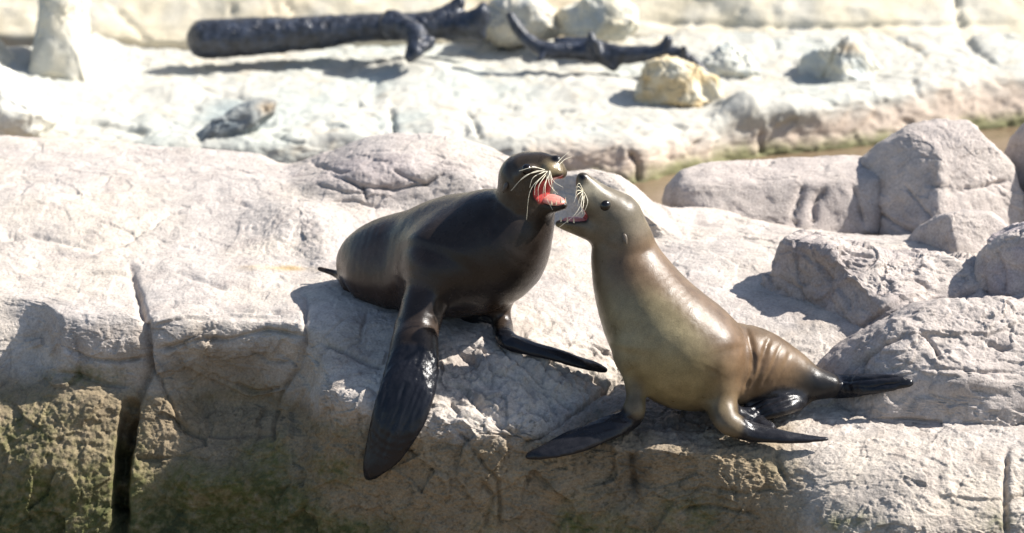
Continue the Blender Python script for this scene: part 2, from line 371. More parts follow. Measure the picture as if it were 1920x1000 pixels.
# large irregularity first
V = V + Nn * (0.03 * fbm(V, 1.5, 3, off=2.0))[:, None] * 0.8
u, v = proj(V)
LED_CRACKS = [
 ([(620,330),(680,350),(740,355),(800,345),(830,325)], 3, .04), ([(585,305),(640,325),(660,320)], 3, .03), ([(680,345),(685,375)], 2.5, .03),
 ([(740,320),(780,340),(800,345)], 2.5, .025), ([(660,320),(700,300),(730,305)], 2.5, .02), ([(600,350),(650,365),(690,360)], 2.5, .02), ([(900,350),(930,352)], 2.5, .015), ([(800,300),(860,310),(900,330)], 2, .012),
 ([(1180,350),(1215,400),(1250,440)], 2, .012), ([(640,300),(690,285),(760,280)], 2, .012), ([(620,385),(660,380),(720,390)], 3, .02),
 # the deep fissure and the joints between sculpted blocks
 ([(245,505),(262,560),(272,600),(277,690),(258,750),(238,830),(230,900),(226,1010)], 7, .07),
 ([(244,760),(234,840),(226,920),(224,1010)], 15, .26),
 ([(575,560),(570,640),(552,690),(525,745),(513,800),(516,840)], 4, .035),
 ([(275,690),(305,720),(325,760),(340,800)], 4, .03),
 ([(120,650),(170,672),(225,678),(275,670)], 3.5, .03),
 ([(105,700),(150,705),(200,720),(245,725)], 5, .03),
 ([(270,605),(330,590),(420,588),(500,592),(575,582)], 4, .022),
 ([(330,515),(370,525),(430,545)], 3, .02), ([(540,545),(575,555),(610,562)], 2.5, .014),
 ([(120,520),(180,512),(245,515)], 2.5, .012),
 ([(420,640),(500,618),(560,628)], 4, .03), ([(300,655),(380,635),(430,640)], 6, .035),
 ([(440,720),(480,735),(530,728)], 4, .03), ([(470,660),(500,680),(540,682)], 3, .02),
 ([(330,800),(400,815),(470,812),(515,815)], 5, .025), ([(250,860),(300,862),(355,855)], 4, .025),
 ([(600,640),(650,660),(690,680),(725,690)], 4, .03), ([(690,590),(675,640),(640,655)], 2.5, .018),
 ([(640,725),(680,722),(715,745)], 3, .018), ([(575,655),(600,640),(660,600)], 2, .012),
 # layered slope between the animals
 ([(835,625),(870,660),(925,690),(990,715),(1060,745)], 3, .03),
 ([(900,655),(960,672),(1010,700)], 2.5, .02),
 ([(850,715),(900,755),(950,800),(990,830)], 3, .03),
 ([(880,745),(925,790),(965,808),(1010,815)], 2.5, .02),
 ([(1170,705),(1120,740),(1070,775),(1010,815),(980,840)], 4, .045),
 ([(1112,705),(1132,715),(1150,732)], 7, .035), ([(935,640),(965,690),(1010,722)], 2.2, .016),
 ([(985,690),(1040,735),(1085,760)], 2.2, .018), ([(845,640),(880,640),(915,662)], 2.5, .02), ([(1050,690),(1090,720),(1110,738)], 2, .014),
 ([(845,790),(900,860),(935,900),(938,1010)], 4, .03), ([(900,900),(925,930),(905,1000)], 5, .03),
 # right front
 ([(1185,845),(1183,880),(1192,930)], 5, .04), ([(1160,870),(1185,880),(1210,895)], 3, .025),
 ([(1455,840),(1462,880),(1480,915)], 5, .035), ([(1195,805),(1205,830)], 3, .02),
 ([(1250,930),(1320,915),(1400,925),(1460,915)], 4, .022), ([(1270,960),(1340,950),(1420,965)], 4, .022),
 ([(1890,840),(1885,900),(1888,1010)], 5, .045), ([(1890,935),(1925,925)], 3, .03),
 # back of the top
 ([(0,450),(60,445),(120,455),(180,470)], 4, .022), ([(175,470),(235,458),(275,430)], 4, .02),
 ([(280,430),(320,400),(345,398)], 3, .018), ([(400,380),(450,385),(470,398)], 4, .015),
 ([(1120,640),(1160,648),(1210,650)], 3, .015), ([(1060,560),(1110,566),(1160,560)], 2.5, .012),
 ([(1300,420),(1360,410),(1400,415)], 3, .018), ([(1330,450),(1380,445),(1430,455)], 2.5, .012),
]
LED_BULGES = [
 (90,395,170,45,.05), (420,345,200,30,.03), (560,420,90,45,.085), (330,500,90,14,.03),
 (205,650,60,50,.03), (55,640,40,60,-.03), (80,860,110,90,.03), (170,760,60,40,.03),
 (330,640,50,25,.025), (420,700,110,40,-.03), (400,905,75,36,.11), (560,880,60,50,.01),
 (650,600,70,50,.035), (665,760,60,35,.03), (1010,675,60,30,.02), (930,760,50,40,.02),
 (1320,400,70,14,.03), (1560,900,60,50,.02), (1690,910,120,60,.05), (1080,500,100,40,.02),
 (1265,910,90,40,-.03), (1390,920,60,50,.02), (1040,920,20,16,.05), (1100,900,45,60,-.015),
 (1340,560,90,20,.02), (1180,920,30,40,-.035),
]
LED_STEPS = [
 ([(1060,755),(990,722),(925,695),(870,665)], .018, 40),
 ([(1000,835),(950,805),(900,760)], .018, 45),
 ([(575,590),(500,600),(420,596),(330,600),(275,615)], .022, 60),
 ([(545,735),(470,745),(400,720),(345,690),(330,650)], .022, 50),
 ([(1920,935),(1830,940),(1750,935)], .015, 50),
]
hf = features(u, v, V, LED_CRACKS, LED_BULGES, LED_STEPS)
face = sstep(.4, .05, Nn[:, 2])                               # 1 on the steep front
rough_patch = np.clip(np.exp(-(((u - 555) / 95) ** 2 + ((v - 440) / 55) ** 2)), 0, 1)
front_rough = sstep(700, 820, v + 60 * fbm(V, 2.5, 3, off=9.)) * sstep(1480, 1380, u) + .25 * sstep(820, 900, v)
front_rough = np.clip(front_rough, 0, 1)
h = rock_relief(V, 0.0, 0.50 + 0.4 * np.maximum(face, sstep(600, 680, v)), .30 + .4 * sstep(590, 680, v) * sstep(1500, 1400, u)) + hf
h += .0022 * fbm(V, 75, 2, off=46) + 0.017 * front_rough * fbm(V, 24, 4, gain=.75, off=40) + .016 * rough_patch * fbm(V, 30, 3, gain=.7, off=44)
wr = np.exp(-(((u - 700) / 130) ** 2 + ((v - 325) / 45) ** 2))
h += .016 * wr * fbm(V, 7, 4, gain=.6, off=91, ridged=True)
ms = np.clip(1.5 * np.exp(-(((u - 965) / 130) ** 2 + ((v - 725) / 95) ** 2)), 0, 1)        # fractured strata between the animals
ii = np.flatnonzero(ms > .02); a_ = (u[ii] - 830) * .80 + (v[ii] - 620) * .60; b_ = -(u[ii] - 830) * .60 + (v[ii] - 620) * .80
wq = 18 * fbm(V[ii], 4, 3, off=131)
t = 1.7 * fbm(np.stack([a_ / 130, (b_ + wq) / 30, a_ * 0], 1), 1, 3, off=133) + (b_ + wq) / 75
h[ii] += ms[ii] * .030 * (np.floor(t) + sstep(.86, .99, t - np.floor(t)) - t)
t = 1.4 * fbm(np.stack([a_ / 40, b_ / 90, a_ * 0], 1), 1, 3, off=139) + a_ / 120
h[ii] += ms[ii] * .012 * (np.floor(t) + sstep(.86, .99, t - np.floor(t)) - t)
h += 0.004 * fbm(V * np.array([.5, 1, 1]), 22, 3, off=60) * (1 - front_rough)
V2 = V + Nn * h[:, None]
# mineral colours, algae near the water line, wet trail beneath the right-hand animal
big = fbm(V, 1.6, 4, off=70); mid = fbm(V, 6, 4, off=75); fin = fbm(V, 30, 3, off=79)
base = lerp(np.array([.48, .43, .39]) + np.zeros((len(V), 3)), np.array([.54, .475, .405]), sstep(-.25, .3, big))
base = lerp(base, np.array([.42, .365, .33]), .7 * sstep(.0, .5, mid))
base = lerp(base, np.array([.36, .31, .30]), .75 * np.clip(wr * 1.2 + .5 * mid * wr, 0, 1))
tan = sstep(-.24, -.42, V[:, 2] + .12 * big + .06 * mid + .10 * sstep(1450, 1560, u)) * (.95 - .75 * sstep(1440, 1540, u + 60 * mid))
tan = np.maximum(tan, .75 * np.clip(np.exp(-(((u - 420) / 150) ** 2 + ((v - 720) / 75) ** 2)) * 1.3 + .6 * mid, 0, 1) * (v > 600))
base = lerp(base, np.array([.27, .205, .125]), tan)
spk = sstep(.05, .45, fbm(V, 32, 4, gain=.75, off=97)) * np.clip(front_rough * .9 + .35 * rough_patch, 0, 1)
base = lerp(base, np.array([.085, .068, .042]), spk * .85)
mz = -.56 + .06 * sstep(300, 0, u) - .10 * sstep(500, 900, u) - .10 * sstep(1200, 1500, u)
moss = sstep(.0, -.28, V[:, 2] - mz + .32 * big + .16 * mid)
for (cx, cy, rx, ry, a) in [(150,705,70,22,.9),(60,830,130,90,.7),(620,880,45,30,1.0),(650,800,70,25,.45),(1290,975,70,40,.8),(1600,985,60,22,.9),(1880,980,40,30,.6),(240,900,40,140,.8),(420,740,110,40,.28),(500,620,60,14,.35),(1460,880,50,26,.25),(130,960,160,60,.8),(420,985,90,40,.8)]:
    moss = np.maximum(moss, a * np.exp(-(((u - cx) / rx) ** 2 + ((v - cy) / ry) ** 2)) * np.clip(.75 + 1.3 * mid + .5 * fin, 0, 1.2))
moss = np.clip(moss, 0, 1) * np.clip(.8 + .8 * fin + .4 * mid, .2, 1)
base = lerp(base, np.array([.105, .115, .022]), np.clip(moss, 0, 1) * .9)
dark = np.clip(moss - .55, 0, 1) * 1.6 * np.clip(.6 + mid + .6 * big, 0, 1)
base = lerp(base, np.array([.022, .030, .016]), np.clip(dark, 0, .95))
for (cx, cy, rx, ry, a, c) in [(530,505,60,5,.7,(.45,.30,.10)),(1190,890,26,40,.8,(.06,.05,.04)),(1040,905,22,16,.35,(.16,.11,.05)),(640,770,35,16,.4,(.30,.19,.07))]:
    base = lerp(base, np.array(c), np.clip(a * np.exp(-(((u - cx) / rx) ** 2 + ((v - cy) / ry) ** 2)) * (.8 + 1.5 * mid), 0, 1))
wet = np.clip(np.exp(-(((u - 1230) / 105) ** 2 + ((v - 775) / 34) ** 2)) * 1.5 + .5 * mid, 0, 1) * (np.hypot((u - 1230) / 170, (v - 775) / 60) < 1.2)
wet = np.maximum(wet, np.clip(.55 * np.exp(-(((u - 1120) / 100) ** 2 + ((v - 800) / 30) ** 2)) + .2 * mid, 0, 1) * .6)
base = lerp(base, base * .0 + np.array([.16, .135, .12]), wet * .75)
cols = np.concatenate([np.clip(base, 0, 1), (1 - .85 * wet)[:, None]], 1)
me = mesh_np('rock_ledge', V2, Q, cols)
ROCKS = [V2]
link('rock_ledge', me, M_ROCK, label='pinkish grey sculpted rock ledge the two sea lions stand on', kind='structure')
LEDV = V2.reshape(NR, len(xs), 3)

# ================================================================== back shelf across the channel
WZ = -.50
SHL = {   # column: water line py, top edge py, top-edge z, mid py/z, rear py/z
 -420: (345, 300, -.24, 200, -.20, 150, -.15),
 0:    (345, 300, -.24, 230, -.18, 150, -.12),
 300:  (345, 305, -.24, 210, -.22, 92, -.22),
 600:  (345, 305, -.24, 200, -.24, 85, -.20),
 900:  (346, 295, -.24, 200, -.24, 75, -.18),
 1050: (346, 290, -.24, 200, -.24, 70, -.17),
 1190: (346, 285, -.24, 200, -.24, 62, -.15),
 1270: (325, 262, -.24, 190, -.24, 58, -.13),
 1400: (300, 228, -.20, 170, -.22, 52, -.10),
 1550: (284, 198, -.16, 150, -.20, 50, -.08),
 1720: (262, 184, -.15, 135, -.17, 48, -.08),
 1920: (236, 168, -.15, 120, -.15, 46, -.08),
 2350: (215, 150, -.15, 110, -.14, 46, -.08)}
ctrl = []
for px, (pw, pe, ze, pm, zm, pr, zr) in SHL.items():
    w0 = at_z(px, pw, WZ); e = at_z(px, pe, ze)
    e[1] = max(e[1], w0[1] + .12)
    low = w0 + np.array([0, .12, -.8]); a = w0 + np.array([0, .03, .10])
    br = e + np.array([0, -.05, -.05]); br[1] = max(br[1], w0[1] + .05)
    m_ = at_z(px, pm, zm); r_ = at_z(px, pr, zr)
    ctrl.append([low, w0, a, br, e + np.array([0, .06, 0.01]), m_, r_, r_ + np.array([0, .8, .05])])
xs2 = fine_xs(-420, 2350, 420)
V, Q, NR2 = build_sheet(list(SHL), ctrl, [6, 10, 14, 14, 70, 70, 14], xs2)
Nn = vnormals(V, Q)
if Nn[:, 2].mean() < 0: Q = Q[:, ::-1]; Nn = -Nn
V = V + Nn * (.035 * fbm(V, 1.2, 3, off=102))[:, None]
u, v = proj(V)
SH_CR = [([(735,205),(738,235),(742,262)], 4, .06), ([(870,205),(885,230),(905,262)], 4, .05), ([(700,265),(760,255),(840,258)], 3, .03),
 ([(1180,285),(1198,310),(1200,345)], 5, .08), ([(1310,265),(1290,295)], 4, .05), ([(1425,248),(1427,290)], 4, .05),
 ([(110,222),(180,226),(260,245),(285,252)], 4, .04), ([(345,160),(400,172),(460,182)], 6, .05), ([(360,262),(430,240),(510,228)], 5, .06),
 ([(1660,60),(1720,90),(1735,120)], 4, .04), ([(1790,0),(1800,50),(1830,90),(1870,122)], 6, .06), ([(600,230),(640,238),(655,248)], 4, .04),
 ([(500,250),(580,270)], 4, .04), ([(720,110),(780,140),(820,150)], 4, .04), ([(1040,155),(1100,140)], 3, .03)]
SH_BU = [(330,175,60,12,.08), (780,140,90,24,.10), (830,235,90,22,.05), (650,255,40,20,.05), (1100,165,90,20,.05),
 (1395,205,42,24,.09), (1485,205,60,22,.06), (1620,120,60,15,.04), (1750,120,80,20,.06), (60,330,50,30,.05), (560,120,110,14,.03)]
hf = features(u, v, V, SH_CR, SH_BU, [([(240,225),(330,200),(420,190),(520,200)], .05, 40), ([(900,180),(800,185),(700,200)], .04, 40)], off=5)
V2 = V + Nn * (rock_relief(V, 103., 1.15, .3) + hf)[:, None]
big = fbm(V, 1.1, 4, off=170); mid = fbm(V, 5, 4, off=175)
pale = np.array([.47, .455, .40]) + np.zeros((len(V), 3))
pale = lerp(pale, np.array([.43, .455, .415]), sstep(-.1, .35, big) * .8)
pale = lerp(pale, np.array([.52, .44, .32]), sstep(.05, .45, mid) * .5)
pink = sstep(235, 300, v + 105 * sstep(1250, 1900, u) + 25 * mid) * sstep(950, 1050, u)
pale = lerp(pale, np.array([.60, .47, .37]), pink * .8)
pale = lerp(pale, np.array([.25, .29, .29]), np.clip(np.exp(-(((u - 440) / 62) ** 2 + ((v - 222) / 24) ** 2)) * 1.1 + .8 * mid * (abs(u - 440) < 90), 0, .85) * (np.abs(v - 220) < 60))
alg = sstep(WZ + .14, WZ + .02, V[:, 2] + .08 * mid)
pale = lerp(pale, np.array([.14, .15, .05]), alg * .85)
me = mesh_np('rock_shelf', V2, Q, np.clip(pale, 0, 1))
link('rock_shelf', me, M_BACK, label='pale cream rock shelf across the water channel behind the ledge', kind='structure')
SHV = V2.reshape(NR2, len(xs2), 3)

# ================================================================== rear rock wall
xs3 = np.linspace(-4.6, 4.8, 300); zs = np.concatenate([np.linspace(-.6, 1.2, 120), np.linspace(1.25, 3.0, 24)])
X, Z = np.meshgrid(xs3, zs); Yw = 6.85 + .06 * X * 0 + 1.0 * np.maximum(Z + .15, 0) + .10 * np.sin(X * 1.3 + .6)
V = np.stack([X, Yw, Z], -1).reshape(-1, 3); Q = grid_quads(len(zs), len(xs3))
Nn = vnormals(V, Q)
if Nn[:, 1].mean() > 0: Q = Q[:, ::-1]; Nn = -Nn
V = V + Nn * (.10 * fbm(V, .9, 4, off=202))[:, None]
u, v = proj(V)
W_CR = [([(200,0),(240,40),(280,80)], 4, .03), ([(505,0),(520,30)], 3, .03), ([(535,0),(560,35)], 3, .03), ([(440,0),(430,40)], 3, .02),
        ([(1790,-40),(1800,50)], 5, .05), ([(1400,0),(1380,45)], 3, .02), ([(1180,40),(1500,50),(1900,45)], 4, .03), ([(670,0),(730,-20)], 4, .04)]
hf = features(u, v, V, W_CR, [(1330,-20,60,30,.05)], [], off=8)
V2 = V + Nn * (rock_relief(V, 203., .7, .15) + hf)[:, None]
mid = fbm(V, 3, 4, off=275); big = fbm(V, .9, 3, off=277)
wc = lerp(np.array([.68, .60, .44]) + np.zeros((len(V), 3)), np.array([.66, .61, .50]), sstep(-.3, .4, mid))
wc = lerp(wc, np.array([.52, .40, .24]), sstep(.1, .5, big) * .5)
me = mesh_np('rock_wall', V2, Q, wc)
link('rock_wall', me, M_WALL, label='cream sculpted rock wall rising behind the logs', kind='structure')

# ================================================================== water (channel and pool)
def water(name, y0, y1, z, label):
    gx, gy = np.meshgrid(np.linspace(-9, 9, 40), np.linspace(y0, y1, 20))
    V = np.stack([gx, gy, np.full_like(gx, z)], -1).reshape(-1, 3)
    link(name, mesh_np(name, V, grid_quads(20, 40)), M_WATER, label=label, kind='structure')
water('channel_water', 2.0, 7.5, WZ, 'shallow brown water in the channel behind the boulders')
water('pool_water', -14.0, .2, -1.25, 'pool water below the rock ledge')
def slab(name, y0, y1, z, label):
    V = np.array([[-40, y0, z], [40, y0, z], [40, y1, z], [-40, y1, z]], float)
    link(name, mesh_np(name, V, np.array([[0, 1, 2, 3]]), np.tile([[.3, .26, .2]], (4, 1))), M_ROCK, label=label, kind='structure')
slab('ground', -40, 40, -1.6, 'ground beneath the pool')
# ================================================================== BOULDERS
def cube_sphere(n):
    t = np.tan(np.linspace(-1, 1, n + 1) * math.pi / 4); a, b = np.meshgrid(t, t); o = np.ones_like(a)
    Vs, Qs, off = [], [], 0
    for f in [(o, a, b), (-o, b, a), (b, o, a), (a, -o, b), (a, b, o), (b, a, -o)]:
        p = np.stack(f, -1).reshape(-1, 3); Vs.append(p); Qs.append(grid_quads(n + 1, n + 1) + off); off += len(p)
    V = np.concatenate(Vs); Q = np.concatenate(Qs)
    V /= np.linalg.norm(V, axis=1)[:, None]
    key = np.round(V * 1e5).astype(np.int64)
    _, idx, inv = np.unique(key, axis=0, return_index=True, return_inverse=True)
    V = V[idx]; Q = inv.reshape(-1)[Q]
    c = np.cross(V[Q[:, 1]] - V[Q[:, 0]], V[Q[:, 2]] - V[Q[:, 0]])
    flip = (c * V[Q[:, 0]]).sum(1) < 0
    Q[flip] = Q[flip][:, ::-1]
    return V, Q
def outline_R(poly, c):
    p = np.asarray(poly, float); q = np.concatenate([p, p[:1]])
    pts = np.concatenate([q[k] + (q[k + 1] - q[k]) * np.linspace(0, 1, 60, endpoint=False)[:, None] for k in range(len(p))])
    d = pts - c; th = np.arctan2(-d[:, 1], d[:, 0]); r = np.hypot(d[:, 0], d[:, 1])
    tg = np.linspace(-math.pi, math.pi, 721)
    R = np.zeros(721); cnt = np.zeros(721)
    k = np.clip(((th + math.pi) / (2 * math.pi) * 720).round().astype(int), 0, 720)
    np.maximum.at(R, k, r)
    ok = R > 0; R = np.interp(tg, np.concatenate([tg[ok] - 2 * math.pi, tg[ok], tg[ok] + 2 * math.pi]), np.tile(R[ok], 3))
    ker = np.hanning(17); ker /= ker.sum()
    R = np.convolve(np.concatenate([R[-30:-1], R, R[1:30]]), ker, 'same')[29:-29]
    return tg, R
def boulder(name, label, cat, poly, Y, depth, n=50, seed=1, mat=None, color=(.49, .43, .385), color2=(.43, .375, .34), chops=(), e=.72,
            cracks=(), bulges=(), steps=(), rough=.7, group=None, lowf=.05, spots=(), chip=.3):
    p = np.asarray(poly, float); c = (p.min(0) + p.max(0)) / 2
    C = at_y(c[0], c[1], Y); s = pxm(C)
    S, Q = cube_sphere(n)
    th = np.arctan2(S[:, 1], S[:, 0]); sr = np.hypot(S[:, 0], S[:, 1]); zz = S[:, 2]
    tg, R = outline_R(poly, c); r = np.interp(th, tg, R) * s
    sr2 = sr ** e; z2 = np.sign(zz) * np.abs(zz) ** e
    V = C + (np.cos(th) * r * sr2)[:, None] * RIGHT + (np.sin(th) * r * sr2)[:, None] * UP + (z2 * depth)[:, None] * FWD
    if (np.cross(V[Q[:, 1]] - V[Q[:, 0]], V[Q[:, 2]] - V[Q[:, 0]]) * (V[Q[:, 0]] - C)).sum() < 0: Q = Q[:, ::-1]
    for (nv, off) in chops:                     # soft plane cuts
        nv = np.array(nv, float); nv /= np.linalg.norm(nv)
        d = (V - C) @ nv; ext = d.max(); q = d - off * ext; k = .05 * ext
        sp = k * np.log1p(np.exp(np.clip(q / k, -40, 40)))
        V = V - nv * sp[:, None]
    Nn = vnormals(V, Q)
    V = V + Nn * (lowf * depth * fbm(V, .8 / max(depth, .15), 3, off=seed * 13.7))[:, None]
    Nn = vnormals(V, Q)
    u, v = proj(V); frontf = (Nn @ FWD) < .25
    hf = features(u, v, V, cracks, bulges, steps, off=seed) * frontf
    V2 = V + Nn * (rock_relief(V, seed * 7.1, rough, chip) + hf)[:, None]
    big = fbm(V, 1.5 / max(depth, .2), 3, off=seed * 3.); mid = fbm(V, 7, 4, off=seed * 5.)
    colr = lerp(np.array(color) + np.zeros((len(V), 3)), np.array(color2), sstep(-.3, .4, big + .5 * mid))
    for (cx, cy, rx, ry, a, cc) in spots:
        colr = lerp(colr, np.array(cc), np.clip(a * np.exp(-(((u - cx) / rx) ** 2 + ((v - cy) / ry) ** 2)) * (.9 + 1.2 * mid), 0, 1))
    me = mesh_np(name, V2, Q, np.clip(colr, 0, 1)); ROCKS.append(V2)
    return link(name, me, mat or M_ROCK, label=label, cat=cat, group=('boulders on the far shelf' if Y > 4 else 'boulders on the near ledge') if cat == 'boulder' else None)

boulder('boulder', 'long rounded pinkish boulder with vertical cracks beside the channel', 'boulder',
  [(1243,380),(1250,350),(1275,325),(1320,305),(1380,297),(1450,295),(1530,292),(1620,292),(1660,330),(1660,450),(1560,470),(1350,440),(1262,420)], 2.25, .45, n=74, seed=7,
  chops=[((.05,-.85,.55), .68), ((0,-.15,1), .72)], rough=.6,
  cracks=[([(1508,345),(1502,375),(1490,405),(1492,425)], 3.5, .04), ([(1548,350),(1530,375),(1525,425)], 3.5, .04), ([(1600,345),(1612,385),(1620,420)], 3, .03), ([(1500,380),(1480,420)], 2, .02)])
boulder('boulder', 'tall blocky grey boulder beside the channel, highest of the row', 'boulder',
  [(1612,300),(1650,268),(1700,238),(1760,225),(1815,226),(1838,262),(1870,285),(1895,310),(1910,360),(1912,420),(1850,470),(1700,470),(1640,450),(1625,370)], 2.2, .55, n=86, seed=11, e=.6,
  chops=[((-.65,-.6,.45), .62), ((.35,-.75,.5), .62), ((0,-.3,.95), .78)], rough=.75,
  cracks=[([(1735,345),(1790,355),(1850,348),(1895,338)], 3, .03), ([(1640,400),(1680,420),(1720,440)], 3, .03), ([(1700,350),(1740,400),(1750,420)], 2.5, .02)],
  bulges=[(1690,330,40,50,.03), (1745,330,12,25,-.03)])
boulder('boulder', 'dark shaded boulder end beyond the tall blocky grey boulder', 'boulder',
  [(1890,290),(1905,250),(1930,225),(1990,215),(2080,240),(2120,330),(2080,440),(1950,450),(1905,390)], 2.3, .5, n=50, seed=13, chops=[((-.8,-.5,.2), .6)])
boulder('boulder', 'small smooth pale boulder in front of the tall blocky boulder', 'boulder',
  [(1700,455),(1725,425),(1760,402),(1810,393),(1855,398),(1885,425),(1900,470),(1850,500),(1740,500),(1700,480)], 1.35, .28, n=50, seed=17,
  chops=[((-.75,-.5,.3), .6), ((.2,-.7,.6), .62)], rough=.55)
boulder('boulder', 'jagged grey boulder with a crumbling shaded left face behind the tan sea lion', 'boulder',
  [(1405,600),(1422,540),(1445,480),(1472,438),(1498,424),(1540,435),(1600,452),(1680,466),(1760,476),(1820,475),(1870,490),(1880,560),(1840,640),(1650,680),(1500,660),(1430,620)], .62, .34, n=110, seed=19, chip=.6, e=.66,
  chops=[((-.62,-.66,.22), .50), ((.15,-.48,.88), .58), ((.0,-.05,1), .84)], rough=1.2,
  cracks=[([(1740,555),(1780,560),(1840,540)], 4, .04), ([(1700,555),(1650,590),(1600,625)], 4, .03), ([(1500,470),(1540,500),(1555,530)], 5, .03), ([(1715,520),(1740,535),(1735,555)], 3, .03), ([(1560,445),(1600,470),(1640,480)], 3, .02), ([(1455,520),(1500,540),(1520,590)], 3, .02)],
  bulges=[(1600,540,50,40,-.03), (1545,470,40,20,.02)], color2=(.40, .35, .325))
boulder('boulder', 'grey boulder shoulder resting against the jagged boulder at its right', 'boulder',
  [(1820,560),(1825,510),(1845,465),(1880,435),(1925,415),(1990,400),(2080,430),(2110,520),(2060,600),(1900,600)], .55, .34, n=60, seed=23, chops=[((-.5,-.75,.3), .6), ((0,-.4,.9), .7)], rough=.9, color2=(.42, .365, .36),
  cracks=[([(1870,470),(1885,520),(1880,550)], 3, .025), ([(1835,545),(1880,555),(1925,550)], 3, .02)])
boulder('boulder', 'broad sunlit slab boulder beside the tan sea lion\'s hind flippers', 'boulder',
  [(1500,770),(1530,690),(1575,648),(1640,610),(1720,575),(1800,560),(1880,556),(1980,552),(2120,580),(2180,700),(2150,830),(1990,850),(1900,845),(1800,838),(1720,805),(1640,795),(1560,792)], .0, .52, n=110, seed=29, e=.62,
  chops=[((.08,-.55,.83), .52), ((-.05,-.95,.25), .72), ((-.6,-.5,.5), .78)], rough=1.2,
  cracks=[([(1720,615),(1755,650),(1765,680)], 3, .025), ([(1600,690),(1650,645),(1710,620)], 3, .025), ([(1640,785),(1760,790),(1800,820),(1860,830)], 3, .02), ([(1560,770),(1620,765)], 3, .015),
          ([(1850,640),(1900,650)], 4, .03), ([(1760,690),(1840,700),(1920,690)], 3, .02), ([(1820,735),(1880,740),(1925,720)], 4, .025)],
  steps=[([(1930,600),(1850,630),(1750,625),(1690,630)], .02, 40)], bulges=[(1800,720,80,30,.02), (1880,660,60,20,-.015)])
# pale boulders across the channel
PB = dict(mat=M_BACK, color=(.62, .56, .42), color2=(.56, .55, .48))
boulder('boulder', 'ochre crumbling boulder leaning on the end of the forked branch', 'boulder',
  [(1187,195),(1192,155),(1215,118),(1250,107),(1290,118),(1320,140),(1345,148),(1357,175),(1345,198),(1300,210),(1240,205)], 5.35, .22, n=44, seed=31, chops=[((-.4,-.8,.2), .62), ((.4,-.7,.4), .66)], rough=1.7,
  mat=M_BACK, color=(.60, .47, .27), color2=(.62, .58, .46), lowf=.3, bulges=[(1245,150,25,20,.04), (1330,175,12,20,-.05)])
boulder('boulder', 'pale grey craggy boulder alone on the shelf, far from the logs', 'boulder',
  [(1485,155),(1500,112),(1530,92),(1560,100),(1590,80),(1620,84),(1640,112),(1665,130),(1674,155),(1620,175),(1520,172)], 5.95, .25, n=44, seed=37, chops=[((-.7,-.6,.2), .55), ((.5,-.6,.4), .6)], rough=1.7,
  mat=M_BACK, color=(.58, .56, .47), color2=(.44, .47, .46), lowf=.3, spots=[(1600,90,30,12,.8,(.48,.36,.22))], cracks=[([(1560,100),(1550,130),(1530,165)], 4, .05)])
boulder('boulder', 'pale low boulder behind the tip of the forked branch', 'boulder',
  [(1305,150),(1320,105),(1345,82),(1380,78),(1405,100),(1425,140),(1400,160),(1340,165)], 6.1, .2, n=36, seed=41, rough=1.6, lowf=.3, mat=M_BACK, color=(.62,.61,.53), color2=(.52,.55,.52))
boulder('boulder', 'cream cube-like boulder against the wall right of the log\'s forked end', 'boulder',
  [(1035,60),(1050,20),(1090,-5),(1150,-12),(1195,15),(1200,50),(1170,75),(1090,82)], 6.6, .28, n=40, seed=43, rough=1.6, lowf=.25, chops=[((-.6,-.7,.1), .6)], **PB)
boulder('boulder', 'pale rounded boulder half hidden behind the forked end of the log', 'boulder',
  [(895,60),(910,10),(950,-15),(1010,-12),(1045,20),(1055,65),(1000,85),(930,85)], 6.7, .28, n=40, seed=47, rough=1.5, lowf=.25, mat=M_BACK, color=(.62,.56,.44), color2=(.50,.49,.44))
boulder('boulder', 'low blue-grey weathered rock lying on the shelf before the thick log', 'boulder',
  [(352,285),(362,258),(398,228),(445,198),(490,184),(520,190),(518,215),(480,245),(420,280),(380,300)], 4.5, .16, n=36, seed=67, rough=1.0, lowf=.2, mat=M_BACK, color=(.17,.20,.215), color2=(.30,.31,.29), spots=[(505,200,20,14,.8,(.45,.34,.22))])
boulder('boulder', 'bright white rounded boulder near the foot of the rock pillar', 'boulder',
  [(-140,270),(-120,150),(-40,112),(20,128),(60,160),(92,195),(104,225),(80,262),(0,285)], 4.42, .4, n=46, seed=53, rough=1.0, lowf=.12, mat=M_BACK, color=(.74,.71,.60), color2=(.70,.69,.62))
boulder('rock_pillar', 'tall cream rock pillar standing before the wall', 'rock pillar',
  [(30,235),(66,90),(78,-40),(85,-180),(140,-190),(165,-60),(168,60),(180,140),(205,225),(120,260)], 6.0, .26, n=60, seed=59, rough=.8, e=.8, lowf=.15, mat=M_BACK, color=(.66,.60,.47), color2=(.62,.59,.50))
boulder('boulder', 'rough rock in the corner left of the pillar', 'boulder',
  [(-150,190),(-140,60),(-60,30),(-10,70),(40,130),(85,178),(60,215),(-60,225)], 5.9, .3, n=44, seed=61, rough=1.4, lowf=.2, mat=M_BACK, color=(.66,.62,.52), color2=(.58,.55,.46))

